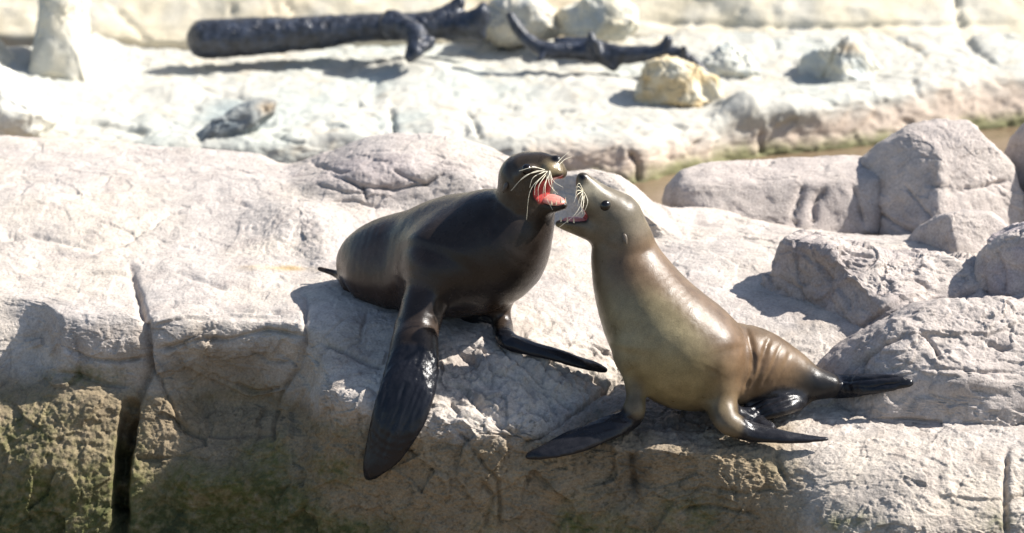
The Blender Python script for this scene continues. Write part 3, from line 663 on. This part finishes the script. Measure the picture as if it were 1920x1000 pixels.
# ================================================================== SDF toolkit (bodies, logs)
class Field:
    def __init__(self, lo, hi, h):
        self.lo = np.array(lo, float); self.h = h
        self.n = np.ceil((np.array(hi) - self.lo) / h).astype(int) + 1
        self.D = np.full(self.n, .5, np.float32)
    def sl(self, lo, hi):
        a = np.clip(np.floor((lo - self.lo) / self.h).astype(int), 0, self.n - 1); b = np.clip(np.ceil((hi - self.lo) / self.h).astype(int) + 1, 1, self.n)
        return tuple(slice(i, j) for i, j in zip(a, b))
    def pts(self, s):
        g = [self.lo[i] + self.h * np.arange(s[i].start, s[i].stop) for i in range(3)]
        return [q.astype(np.float32) for q in np.meshgrid(*g, indexing='ij', sparse=True)]
    def combine(self, s, d, k, sub=False):
        A = self.D[s]
        if sub: d = -d; hh = np.clip(.5 - .5 * (A - d) / k, 0, 1) if k else 0; hh = np.maximum(k - np.abs(A - d), 0) / k; self.D[s] = np.maximum(A, d) + hh * hh * k * .25
        else: hh = np.maximum(k - np.abs(A - d), 0) / k; self.D[s] = np.minimum(A, d) - hh * hh * k * .25
    def chain_d(self, P, R, s, T=None, Nv=None):
        best = np.full(tuple(q.stop - q.start for q in s), .5, np.float32); mar = .09 + 3 * self.h
        for i in range(len(P) - 1):
            a, b = P[i].astype(np.float32), P[i + 1].astype(np.float32); e = b - a; L2 = float(e @ e) + 1e-12
            rm = max(R[i], R[i + 1]) + mar
            g = self.sl(np.minimum(a, b) - rm, np.maximum(a, b) + rm)
            g = tuple(slice(max(x.start, y.start), min(x.stop, y.stop)) for x, y in zip(g, s))
            if any(x.stop <= x.start for x in g): continue
            X = self.pts(g); q = [X[j] - a[j] for j in range(3)]
            t = np.clip((q[0] * e[0] + q[1] * e[1] + q[2] * e[2]) / L2, 0, 1)
            q = [q[j] - t * e[j] for j in range(3)]
            l2 = q[0]**2 + q[1]**2 + q[2]**2
            r = R[i] + t * (R[i + 1] - R[i])
            if T is None: d = np.sqrt(l2) - r
            else:
                th = T[i] + t * (T[i + 1] - T[i]); nn = Nv[i] + Nv[i + 1]; nn = (nn / np.linalg.norm(nn)).astype(np.float32)
                bb = q[0] * nn[0] + q[1] * nn[1] + q[2] * nn[2]; a2 = np.maximum(l2 - bb * bb, 0); b2 = bb * bb
                k0 = np.sqrt(a2 / r**2 + b2 / th**2); k1 = np.sqrt(a2 / r**4 + b2 / th**4)
                d = np.where(k0 < .15, -.85 * np.minimum(r, th), k0 * (k0 - 1) / np.maximum(k1, 1e-6))
            loc = tuple(slice(x.start - y.start, x.stop - y.start) for x, y in zip(g, s))
            best[loc] = np.minimum(best[loc], d)
        return best
    def chain(self, P, R, T=None, Nv=None, k=.03, sub=False, ns=5):
        P = np.array(P, float); R = np.array(R, float); m = len(P)
        si = np.linspace(0, m - 1, (m - 1) * ns + 1) if m > 2 else np.arange(m).astype(float)
        if m > 2:
            x = np.arange(m).astype(float)
            P2 = catmull(P, si); R = pchip(x, R[:, None], si)[:, 0]
            if T is not None: T = pchip(x, np.array(T, float)[:, None], si)[:, 0]; Nv = catmull(np.array(Nv, float), si)
            P = P2
        mr = R.max() + max(k, .035) + 3 * self.h
        s = self.sl(P.min(0) - mr, P.max(0) + mr)
        self.combine(s, self.chain_d(P, R, s, T, Nv), k, sub)
    def smooth(self, it=1):
        for _ in range(it):
            for ax in range(3):
                D = self.D; E = D.copy()
                sl = [slice(None)] * 3; a = list(sl); b = list(sl); c = list(sl)
                a[ax] = slice(0, -2); b[ax] = slice(1, -1); c[ax] = slice(2, None)
                E[tuple(b)] = .25 * D[tuple(a)] + .5 * D[tuple(b)] + .25 * D[tuple(c)]
                self.D = E
    def mesh(self):
        D = self.D; S = D < 0; nx, ny, nz = D.shape
        cnt = np.zeros((nx - 1, ny - 1, nz - 1), np.int8)
        for dx in (0, 1):
            for dy in (0, 1):
                for dz in (0, 1): cnt += S[dx:nx - 1 + dx, dy:ny - 1 + dy, dz:nz - 1 + dz]
        act = (cnt > 0) & (cnt < 8); ids = np.argwhere(act); idx = np.full(act.shape, -1, np.int64); idx[act] = np.arange(len(ids))
        acc = np.zeros((len(ids), 3)); num = np.zeros(len(ids))
        cor = [(a, b, c) for a in (0, 1) for b in (0, 1) for c in (0, 1)]
        for p in cor:
            for q in cor:
                if sum(q) - sum(p) != 1 or any(q[i] < p[i] for i in range(3)): continue
                dp = D[ids[:, 0] + p[0], ids[:, 1] + p[1], ids[:, 2] + p[2]]; dq = D[ids[:, 0] + q[0], ids[:, 1] + q[1], ids[:, 2] + q[2]]
                m = (dp < 0) != (dq < 0); t = np.where(m, dp / np.where(m, dp - dq, 1), 0)
                acc += m[:, None] * (np.array(p) + t[:, None] * (np.array(q) - np.array(p))); num += m
        V = self.lo + self.h * (ids + acc / num[:, None])
        Qs = []
        for ax in range(3):
            a1, a2 = (ax + 1) % 3, (ax + 2) % 3
            sl0 = [slice(None)] * 3; sl1 = [slice(None)] * 3; sl0[ax] = slice(0, -1); sl1[ax] = slice(1, None)
            s0, s1 = S[tuple(sl0)], S[tuple(sl1)]
            e = np.argwhere(s0 != s1); sg = s0[tuple(e.T)]
            ok = (e[:, a1] > 0) & (e[:, a2] > 0) & (e[:, a1] < D.shape[a1] - 1) & (e[:, a2] < D.shape[a2] - 1); e = e[ok]; sg = sg[ok]
            o1 = np.eye(3, dtype=int)[a1]; o2 = np.eye(3, dtype=int)[a2]
            q = np.stack([idx[tuple((e - o1 - o2).T)], idx[tuple((e - o2).T)], idx[tuple(e.T)], idx[tuple((e - o1).T)]], 1)
            q[~sg] = q[~sg][:, ::-1]; Qs.append(q)
        return V, np.concatenate(Qs)
def catmull(P, s):
    m = len(P); i = np.clip(np.floor(s).astype(int), 0, m - 2); t = (s - i)[:, None]
    g = lambda k: P[np.clip(k, 0, m - 1)]
    p0 = np.where((i > 0)[:, None], g(i - 1), 2 * P[i] - P[i + 1]); p3 = np.where((i < m - 2)[:, None], g(i + 2), 2 * g(i + 1) - P[i])
    p1, p2 = P[i], g(i + 1)
    return .5 * (2 * p1 + (p2 - p0) * t + (2 * p0 - 5 * p1 + 4 * p2 - p3) * t**2 + (3 * p1 - p0 - 3 * p2 + p3) * t**3)
def W3(pts):
    """(px, py, Y, radius px) -> world points, radii in metres"""
    P = np.array([at_y(p[0], p[1], p[2]) for p in pts]); R = np.array([p[3] * pxm(q) for p, q in zip(pts, P)]); return P, R
def relax(V, Q, it=2, lam=.5):
    E = np.concatenate([Q[:, [0, 1]], Q[:, [1, 2]], Q[:, [2, 3]], Q[:, [3, 0]]])
    deg = np.bincount(E.ravel(), minlength=len(V)).astype(float)
    for _ in range(it):
        for l in (lam, -lam * 1.04):
            a = np.zeros_like(V)
            for ax in range(3): a[:, ax] = np.bincount(E[:, 0], V[E[:, 1], ax], len(V)) + np.bincount(E[:, 1], V[E[:, 0], ax], len(V))
            V = V + l * (a / deg[:, None] - V)
    return V

# ================================================================== LOGS
def build_log(name, label, chains, h, rough):
    allp = np.concatenate([W3(c)[0] for c, *_ in chains]); mr = max(W3(c)[1].max() for c, *_ in chains) + .06
    f = Field(allp.min(0) - mr, allp.max(0) + mr, h)
    for c, k, sub in chains:
        P, R = W3(c); f.chain(P, R, k=k, sub=sub)
    V, Q = f.mesh(); V = relax(V, Q, 2)
    Nn = vnormals(V, Q)
    V = V + Nn * (rough * (.6 * fbm(V, 9, 3, off=300) + .4 * fbm(V, 26, 3, off=305)))[:, None]
    return link(name, mesh_np(name, V, Q), M_LOG, label=label, cat='log')
LY = 6.25
build_log('charred_log', 'thick charred black log with a forked end lying before the wall', [
  ([(388,73,LY,38),(440,71,LY,37),(520,66,LY+.02,34),(600,61,LY+.04,31),(690,52,LY+.06,27),(760,50,LY+.08,26),(820,50,LY+.08,24),(870,50,LY+.08,22)], .02, False),
  ([(800,48,LY+.06,22),(835,28,LY+.1,18),(858,10,LY+.12,14),(862,-2,LY+.12,9)], .05, False),
  ([(850,52,LY+.05,22),(885,45,LY+.02,25),(902,28,LY,17),(905,12,LY,10)], .05, False),
  ([(880,50,LY+.05,22),(900,66,LY,13)], .05, False),
  ([(735,42,LY-.08,24),(775,62,LY-.22,22),(782,80,LY-.34,17),(768,106,LY-.42,10)], .05, False),
  ([(805,80,LY-.34,12),(782,98,LY-.42,10),(768,110,LY-.45,8)], .03, False),
  ([(740,60,LY-.12,16),(725,48,LY-.14,14)], .04, False),
 ], .013, .022)
BY = 6.0
build_log('charred_branch', 'thin charred black branch with stubs lying beside the ochre boulder', [
  ([(957,30,BY+.1,8),(968,50,BY+.08,10),(990,76,BY+.04,13),(1022,93,BY,15),(1080,97,BY,16),(1150,104,BY,18),(1220,101,BY-.05,16),(1270,102,BY-.1,14),(1300,118,BY-.15,11),(1322,138,BY-.2,8)], .02, False),
  ([(1044,76,BY+.08,7),(1075,78,BY+.06,9),(1110,82,BY+.04,11),(1150,96,BY,12)], .03, False),
  ([(1112,84,BY-.03,12),(1108,64,BY-.03,6)], .03, False), ([(1120,100,BY-.06,8),(1116,80,BY-.09,7)], .02, False),
  ([(1240,98,BY-.07,14),(1252,76,BY-.08,10)], .03, False), ([(1278,108,BY-.14,9),(1283,90,BY-.16,6)], .02, False),
  ([(1022,98,BY-.03,7),(1012,112,BY-.08,5)], .03, False), ([(1140,112,BY-.02,14),(1150,122,BY-.04,12)], .03, False),
 ], .011, .014)
# ================================================================== SEA LIONS
# depth of the visible rock under a photo pixel
_zb = np.full((520, 980), 1e9)
for VV in ROCKS:
    uu, vv = proj(VV); w = (VV - CAM) @ FWD
    i = (vv / 2).astype(int); j = (uu / 2).astype(int); ok = (i >= 0) & (i < 520) & (j >= 0) & (j < 980)
    np.minimum.at(_zb, (i[ok], j[ok]), w[ok])
def gY(px, py, off=0.0):
    i, j = int(py / 2), int(px / 2); w = _zb[max(i - 4, 0):i + 5, max(j - 4, 0):j + 5]; w = w[w < 1e8]
    d = ray(px, py); return float(CAM[1] + d[1] * np.percentile(w, 20)) - off

def chain_dist(X, P, R):
    P = catmull(np.array(P, float), np.linspace(0, len(P) - 1, (len(P) - 1) * 6 + 1)) if len(P) > 2 else np.array(P); 
    R = np.interp(np.linspace(0, 1, len(P)), np.linspace(0, 1, len(R)), R)
    best = np.full(len(X), 9.)
    for i in range(len(P) - 1):
        e = P[i + 1] - P[i]; t = np.clip((X - P[i]) @ e / (e @ e), 0, 1)
        best = np.minimum(best, np.linalg.norm(X - P[i] - t[:, None] * e, axis=1) - (R[i] + t * (R[i + 1] - R[i])))
    return best
def ball(name, C, axes, mat, parent, n=14, rot=None):
    S, Q = cube_sphere(n); V = S * np.array(axes)
    if rot is not None: V = V @ np.array(rot)                 # rows of rot = local axes in the world
    return link(name, mesh_np(name, V + C, Q), mat, parent)
def tube(name, P, r0, r1, mat, parent, ns=14, sides=5):
    P = np.array(P, float); s = np.linspace(0, len(P) - 1, ns); C = catmull(P, s) if len(P) > 2 else P[0] + (P[1] - P[0]) * np.linspace(0, 1, ns)[:, None]
    T = np.gradient(C, axis=0); T /= np.linalg.norm(T, axis=1)[:, None]
    A = np.cross(T, [.3, .9, .2]); A /= np.linalg.norm(A, axis=1)[:, None]; B = np.cross(T, A)
    r = np.linspace(r0, r1, ns); an = np.arange(sides) * 2 * math.pi / sides
    V = (C[:, None] + r[:, None, None] * (np.cos(an)[None, :, None] * A[:, None] + np.sin(an)[None, :, None] * B[:, None])).reshape(-1, 3)
    a = np.arange(ns * sides).reshape(ns, sides); b = np.roll(a, -1, 1)
    Q = np.stack([a[:-1], b[:-1], b[1:], a[1:]], -1).reshape(-1, 4)
    return link(name, mesh_np(name, V, Q), mat, parent)
def front_point(V, N, px, py, rad=6):
    u, v = proj(V); w = (V - CAM) @ FWD; m = ((u - px) ** 2 + (v - py) ** 2 < rad ** 2) & ((N @ FWD) < .1)
    k = np.flatnonzero(m); k = k[np.argmin(w[k])]; return V[k], N[k]

def build_seal(name, label, spec, h=.0062):
    chains, blades, cuts = spec['chains'], spec['blades'], spec['cuts']
    base = np.array(spec['base'])
    root = link(name, None, label=label, cat='sea lion'); root.location = base.tolist()
    A = [W3(c) for c, k in chains]; Bl = []
    for pts, nv, k in blades:                                  # (px,py,Y,half width px,half thickness px)
        P, R = W3([p[:4] for p in pts]); T = np.array([p[4] for p in pts]) * R / np.array([p[3] for p in pts])
        nv = np.array(nv, float)
        if nv.ndim == 1: nv = np.tile(nv, (len(P), 1))
        Bl.append((P, R, T, nv / np.linalg.norm(nv, axis=1)[:, None], k))
    lo = np.min([np.min(P - R[:, None], 0) for P, R in A] + [np.min(b[0] - b[1][:, None], 0) for b in Bl], 0) - .04
    hi = np.max([np.max(P + R[:, None], 0) for P, R in A] + [np.max(b[0] + b[1][:, None], 0) for b in Bl], 0) + .04
    f = Field(lo, hi, h)
    for (P, R), (c, k) in zip(A, chains): f.chain(P, R, k=k)
    for (P, R, T, nv, k) in Bl: f.chain(P, R, T, nv, k=k)
    f.smooth(2)
    for c, k in cuts:
        P, R = W3(c); f.chain(P, R, k=k, sub=True)
    V, Q = f.mesh(); V = relax(V, Q, 3)
    N = vnormals(V, Q); u, v = proj(V); near = (N @ FWD) < .35
    hf = features(u * 1.0, v * 1.0, V, spec['folds'], spec.get('bulges', ()), (), off=3) * near
    # little skin undulation
    V = V + N * (hf + .0016 * fbm(V, 14, 3, off=500) + .004 * fbm(V, 4, 2, off=510))[:, None]
    N = vnormals(V, Q)
    mid = fbm(V, 9, 4, off=520); fin = fbm(V, 30, 3, off=525)
    C = np.array(spec['color']) + np.zeros((len(V), 3)); Rg = np.full(len(V), spec.get('rough', .6))
    for (cx, cy, rx, ry, ang, a, cc) in spec['patches']:
        ca, sa = math.cos(math.radians(ang)), math.sin(math.radians(ang))
        du, dv = u - cx, v - cy; x_, y_ = du * ca + dv * sa, -du * sa + dv * ca
        q = (x_ / rx) ** 2 + (y_ / ry) ** 2
        C = lerp(C, np.array(cc), np.clip(a * sstep(1.25, .35, np.sqrt(q) + .16 * mid + .05 * fin), 0, 1))
    # naked dark skin on flippers
    for (P, R, T, nv, k), st in zip(Bl, spec['blade_start']):
        d = chain_dist(V, P[st:], R[st:] * 1.0)
        m = sstep(.035, -.0, d + .015 * mid)
        C = lerp(C, np.array([.010, .011, .015]), m * .96); Rg = Rg * (1 - .5 * m)
        ax = (P[-1] - P[st]) / np.linalg.norm(P[-1] - P[st]); al = V @ ax; cr_ = V - al[:, None] * ax
        wv = fbm(cr_ * 30 + (al * 5)[:, None] * ax, 1, 3, off=540, ridged=True)
        V = V + N * (.0045 * m * wv)[:, None]
    # mouth lining
    for c, k in cuts:
        P, R = W3(c); dd = chain_dist(V, P, R); ax = P[1] - V; ax /= np.linalg.norm(ax, axis=1)[:, None]
        m = np.maximum(sstep(.010, .003, dd), sstep(.030, .018, dd) * sstep(.45, .7, (N * ax).sum(1)))
        C = lerp(C, np.array([.012, .009, .010]), sstep(.026, .012, dd) * .85)
        C = lerp(C, np.array(spec['mouth']) * (1 + .5 * mid)[:, None], m); Rg = Rg * (1 - .7 * m)
    cols = np.concatenate([np.clip(C, .003, 1), Rg[:, None]], 1)
    o = link('body', mesh_np('body', V - base, Q, cols), M_SEAL, root)
    return root, base, V, N

def Pt(px, py, Y): return at_y(px, py, Y)
def add(parent, base, o): o.location = (-base).tolist(); return o

# ---------------- dark sea lion on the higher rock
BLK = (.018, .018, .021)
S1 = dict(base=at_y(800, 600, .15).tolist(), color=(.022, .0165, .0135), rough=.3, mouth=(.40, .055, .05),
 chains=[
  ([(672,505,.55,40),(695,492,.50,64),(742,490,.42,86),(800,486,.33,98),(860,480,.22,116),(912,468,.10,112),(950,440,.04,86),(978,402,.02,62),(985,364,.0,53),(986,338,-.01,49)], .03),
  ([(700,520,.36,46),(760,528,.24,58),(815,520,.10,66)], .08),                  # flank and thigh
  ([(835,490,.0,78),(800,560,-.12,46),(782,612,-.22,43),(776,660,-.32,43)], .09),   # near shoulder, upper arm
  ([(930,545,.16,34),(938,585,.10,20),(944,622,.03,17)], .05),                    # far upper arm
  ([(985,334,-.01,48),(1012,318,-.05,33),(1034,312,-.08,20),(1040,310,-.09,16)], .03), # upper jaw
  ([(1032,322,-.125,18),(1043,325,-.13,14)], .02), ([(1046,319,-.05,16),(1051,324,-.05,13)], .02),  # whisker pads
  ([(1036,303,-.085,10),(1044,299,-.095,8)], .012),                               # nose
  ([(980,372,.0,44),(1010,384,-.05,22),(1038,389,-.09,11),(1056,386,-.11,8)], .03), # lower jaw
  ([(990,382,-.02,24),(1020,389,-.0,12),(1056,386,-.05,9)], .02),
  ([(660,535,.48,20),(632,515,.58,8),(598,504,.62,5)], .02),                      # tail and hind toes
  ([(975,330,-.115,9),(990,316,-.135,8),(1003,318,-.13,6)], .02),                 # brow
 ],
 blades=[
  ([(777,650,-.34,44,34),(771,700,-.45,50,22),(755,760,-.58,52,12),(727,830,gY(727,830,.04),40,7),(704,872,gY(704,872,.04),22,5),(692,892,gY(692,892,.035),9,4)], (-.05,-.88,.46), .03),
  ([(944,612,.05,17,15),(950,636,gY(950,640,.05),18,13),(985,650,gY(985,655,.045),16,9),(1050,668,gY(1050,674,.04),13,6),(1105,685,gY(1105,690,.035),12,5),(1134,694,gY(1134,697,.03),7,4)], (.1,-.6,.8), .02),
  ([(860,600,.25,14,8),(905,597,gY(905,600,.03),10,5),(935,607,gY(935,610,.03),7,4)], (.1,-.5,.8), .02),
 ], blade_start=[1, 1, 0],
 cuts=[([(1080,350,-.165,18),(1048,355,-.15,24),(1026,361,-.145,20),(1016,365,-.14,14)], .008)],
 folds=[([(925,372),(918,400),(922,440)], 9, .006), ([(735,600),(740,560),(760,520)], 14, .012), ([(815,600),(830,570),(860,545)], 14, .01),
        ([(735,690),(715,770),(700,860)], 4, .004), ([(760,720),(740,790),(715,860)], 4, .004), ([(785,730),(765,790),(735,845)], 4, .004),
        ([(1000,385),(985,400),(965,405)], 6, .004)],
 bulges=[(770,470,34,60,.012)],
 patches=[   # coat: brown hindquarters, head and underside, pale whisker pads, black nose
  (700,510,120,85,0,.75,(.058,.036,.026)), (880,600,120,26,-12,.6,(.060,.040,.028)),
  (985,345,75,70,0,.8,(.062,.046,.031)), (1035,320,26,24,0,.9,(.26,.20,.11)), (1042,299,13,8,0,1,(.006,.006,.008))])
root1, b1, V1, N1 = build_seal('sea_lion', 'dark wet sea lion barking red-mouthed, one flipper hanging over the ledge', S1)
I4 = lambda o, b: add(None, np.array(b), o)
def whiskers(root, base, V, N, defs, mat, r0):
    for (rx, ry, pts) in defs:
        try: p, n = front_point(V, N, rx, ry, 7)
        except ValueError: continue
        P = [p] + [at_y(x, y, p[1] + dy) for (x, y, dy) in pts]
        I4(tube('whisker', P, r0, r0 * .35, mat, root), base)
def eye(root, base, V, N, px, py, r, sink, mat=M_EYE):
    p, n = front_point(V, N, px, py, 6); C = p - n * r * sink
    return I4(ball('eye', C, (r, r, r), mat, root, 16), base)
e1 = eye(root1, b1, V1, N1, 983, 323, .026, .62)
e1b = None
def ear(root, base, p, n, dn, mat):                            # furled ear flap: thick root, flat pointed tip
    dn = dn - n * (dn @ n); dn /= np.linalg.norm(dn); sd = np.cross(dn, n)
    S, Q = cube_sphere(12); t = (S[:, 2] + 1) / 2
    V = p + n * .004 + (sd[None] * (S[:, 0] * .0125 * (1.1 - .75 * t ** 1.5))[:, None] + n[None] * (S[:, 1] * .006 + .010 * t)[:, None] + dn[None] * (S[:, 2] * .027 + .016)[:, None])
    return I4(link('ear', mesh_np('ear', V, Q), mat, root), base)
# tongue, teeth
tx = at_y(1040, 372, -.105)
fx = np.array([.86, -.30, -.12]); fx /= np.linalg.norm(fx); fz = np.array([-.1, -.35, .92]); fz -= fx * (fz @ fx); fz /= np.linalg.norm(fz); fy = np.cross(fz, fx)
I4(ball('tongue', at_y(1036, 375, -.10), (.062, .036, .016), M_TONGUE, root1, 16, [fx, fy, fz]), b1)
for (px, py, Y, dx, dy, L) in [(1052,378,-.15,0,-9,.005),(1060,379,-.10,0,-9,.005),(1034,383,-.155,0,-7,.005),(1043,382,-.155,0,-7,.004)]:
    I4(tube('tooth', [at_y(px, py + 2, Y), at_y(px + dx, py + dy, Y)], L, .0008, M_TOOTH, root1, 5, 6), b1)
p, n = front_point(V1, N1, 946, 350, 6)
ear(root1, b1, p, n, np.array([-.35, 0, -.9]), M_EAR)
whiskers(root1, b1, V1, N1, [
  (1016,316,[(1000,314,-.03),(973,321,-.05)]), (1014,320,[(985,330,-.05),(958,358,-.07)]), (1016,323,[(1000,333,-.05),(993,352,-.06)]),
  (1018,326,[(995,356,-.06),(987,412,-.06)]), (1020,328,[(1010,350,-.06),(1010,378,-.06)]), (1024,328,[(1022,362,-.06),(1036,394,-.06)]),
  (1026,326,[(1030,345,-.05),(1046,364,-.06)]), (1030,325,[(1038,340,-.04),(1056,352,-.05)]), (1022,318,[(1002,322,-.05),(976,338,-.07)]),
  (1028,328,[(1020,350,-.06),(1018,372,-.06)]), (1033,326,[(1036,352,-.05),(1046,372,-.05)]), (1020,322,[(1005,345,-.06),(1002,366,-.06)]),
  (1046,304,[(1054,296,.03),(1068,284,.05)]), (1048,308,[(1058,300,.03),(1072,294,.05)])], M_WHISK, .0019)

# ---------------- tan sea lion on the lower rock
Yh = gY(1600, 722)
S2 = dict(base=at_y(1330, 780, -.30).tolist(), color=(.125, .095, .058), rough=.62, mouth=(.40, .055, .05),
 chains=[
  ([(1160,412,-.2,46),(1168,450,-.2,56),(1174,490,-.2,66),(1196,545,-.24,82),(1230,603,-.30,98),(1276,655,-.33,110),(1340,682,-.29,87),(1408,682,-.26,70),(1465,698,-.24,53),(1520,717,-.25,31),(1556,722,-.27,20)], .03),
  ([(1150,402,-.2,44),(1120,376,-.215,32),(1101,352,-.225,21),(1094,340,-.23,14)], .03),
  ([(1094,334,-.23,9),(1091,332,-.235,8)], .015),
  ([(1092,360,-.265,11),(1096,372,-.265,11)], .02), ([(1090,360,-.19,11),(1094,374,-.19,11)], .02),
  ([(1135,428,-.2,38),(1100,428,-.215,21),(1068,424,-.225,12),(1048,420,-.23,8)], .03),
  ([(1090,424,-.245,12),(1050,418,-.25,6)], .012), ([(1090,424,-.19,12),(1050,418,-.205,6)], .012),
  ([(1330,670,-.42,60),(1346,710,-.47,34),(1350,745,-.50,29),(1354,775,-.53,25)], .06),       # near upper arm
  ([(1200,655,-.42,52),(1192,705,-.46,24),(1192,745,-.50,18),(1188,772,-.53,18)], .05),       # other upper arm
  ([(1440,725,-.27,44),(1490,740,-.26,30)], .05),
 ],
 blades=[
  ([(1354,765,-.53,25,24),(1364,790,gY(1364,808,.07),26,22),(1402,808,gY(1402,818,.06),22,15),(1460,818,gY(1460,826,.05),16,9),(1515,823,gY(1515,830,.035),10,5),(1552,823,gY(1552,828,.03),5,3)], [(0,-.5,.9),(0,-.4,.9),(0,-.4,.9),(0,-.35,.94),(0,-.35,.94),(0,-.35,.94)], .03),
  ([(1374,770,-.50,14,9),(1408,785,gY(1408,795,.05),14,7),(1445,800,gY(1445,810,.04),10,5)], (0,-.4,.9), .03),
  ([(1190,765,-.52,18,17),(1180,786,gY(1180,794,.06),20,16),(1140,803,gY(1140,815,.05),26,12),(1085,825,gY(1085,832,.045),26,9),(1030,845,gY(1030,850,.04),18,6),(990,855,gY(990,857,.035),8,4)], (-.1,-.55,.8), .03),
  ([(1180,770,-.48,10,6),(1150,782,gY(1150,786,.04),10,6)], (-.1,-.4,.8), .03),
  ([(1535,722,-.26,25,22),(1575,724,gY(1575,728,.07),24,15),(1625,721,gY(1625,724,.055),20,10),(1675,713,gY(1675,716,.04),12,6),(1708,716,gY(1708,718,.035),6,4)], (0,-.7,.65), .03),
  ([(1590,724,gY(1590,730,.05),16,8),(1650,728,gY(1650,732,.045),9,5),(1706,721,gY(1706,724,.035),5,3)], (0,-.7,.65), .015),
  ([(1492,752,-.34,20,16),(1462,756,-.40,26,11),(1425,770,gY(1425,780,.06),22,7),(1392,782,gY(1392,790,.05),14,5)], (.1,-.62,.75), .03),
 ], blade_start=[2, 0, 1, 0, 1, 0, 0],
 cuts=[([(1050,404,-.225,9),(1075,405,-.225,13),(1092,407,-.225,9)], .006)],
 folds=[([(1398,612),(1412,650),(1412,690),(1398,735)], 5, .016), ([(1446,635),(1432,670),(1420,715),(1408,742)], 6, .013), ([(1466,645),(1448,690),(1430,728)], 4, .006),
        ([(1484,660),(1470,690),(1455,725)], 5, .004), ([(1405,640),(1418,675),(1412,720)], 3, .006),
        ([(1338,690),(1322,720),(1330,760)], 12, .010), ([(1178,690),(1200,720),(1212,750)], 10, .008),
        ([(1580,716),(1630,710),(1690,708)], 2.5, .006), ([(1580,726),(1640,724),(1700,717)], 2.5, .006),
        ([(1475,745),(1440,755),(1402,775)], 2.2, .009), ([(1482,755),(1450,766),(1412,785)], 2.2, .009), ([(1465,742),(1430,748),(1398,765)], 2.2, .009),
        ([(1420,812),(1470,818),(1540,822)], 2.2, .003), ([(1140,800),(1080,820),(1010,845)], 3, .003), ([(1150,812),(1090,834),(1030,852)], 3, .003),
        ([(1108,445),(1135,462),(1160,470)], 8, .004)],
 patches=[   # coat: brown back, neck and hips, buff chest and belly, grey-buff head with pale muzzle, black nose
  (1215,650,115,140,-30,.8,(.27,.225,.125)), (1270,715,115,66,0,.6,(.25,.19,.085)),
  (1320,580,40,190,-47,.75,(.125,.078,.048)), (1205,490,85,70,20,.7,(.125,.078,.046)), (1430,690,110,90,15,.75,(.135,.080,.042)),
  (1545,724,70,46,0,1,(.014,.013,.013)), (1150,405,80,70,0,.75,(.135,.118,.088)),
  (1105,362,30,30,40,.85,(.28,.255,.19)), (1052,432,30,14,0,.7,(.22,.19,.11)), (1093,332,9,8,0,1,(.010,.010,.012)), (1190,740,26,40,0,.6,(.05,.038,.028))])
root2, b2, V2s, N2s = build_seal('sea_lion', 'tan brown sea lion propped on spread front flippers, muzzle raised with open mouth', S2)
eye(root2, b2, V2s, N2s, 1141, 387, .029, .62)
fx = np.array([-.97, -.1, .06]); fx /= np.linalg.norm(fx); fz = np.array([.05, -.25, .96]); fz -= fx * (fz @ fx); fz /= np.linalg.norm(fz); fy = np.cross(fz, fx)
I4(ball('tongue', at_y(1078, 413, -.225), (.055, .026, .012), M_TONGUE, root2, 16, [fx, fy, fz]), b2)
for (px, py, Y) in [(1052,414,-.255),(1050,413,-.20),(1064,414,-.262),(1076,415,-.266)]:
    I4(tube('tooth', [at_y(px, py + 3, Y), at_y(px, py - 7, Y)], .0045, .0008, M_TOOTH, root2, 5, 6), b2)
M_EAR2 = plain('pale_ear_skin', (.11, .085, .06), .4)
p, n = front_point(V2s, N2s, 1175, 446, 6)
ear(root2, b2, p, n, np.array([.25, 0, -.95]), M_EAR2)
whiskers(root2, b2, V2s, N2s, [
  (1097,372,[(1080,400,-.05),(1047,428,-.08)]), (1098,368,[(1090,385,-.05),(1092,402,-.07)]), (1095,362,[(1082,366,-.04),(1076,380,-.06)]),
  (1094,358,[(1082,358,-.04),(1078,372,-.06)]), (1094,354,[(1084,350,-.04),(1079,362,-.05)]), (1096,366,[(1086,374,-.05),(1083,388,-.06)]),
  (1098,374,[(1092,392,-.06),(1080,406,-.08)]), (1100,364,[(1102,378,-.05),(1096,396,-.07)]), (1094,350,[(1086,344,-.03),(1080,352,-.05)]), (1099,358,[(1092,368,-.05),(1086,380,-.06)])], M_WHISK, .0017)
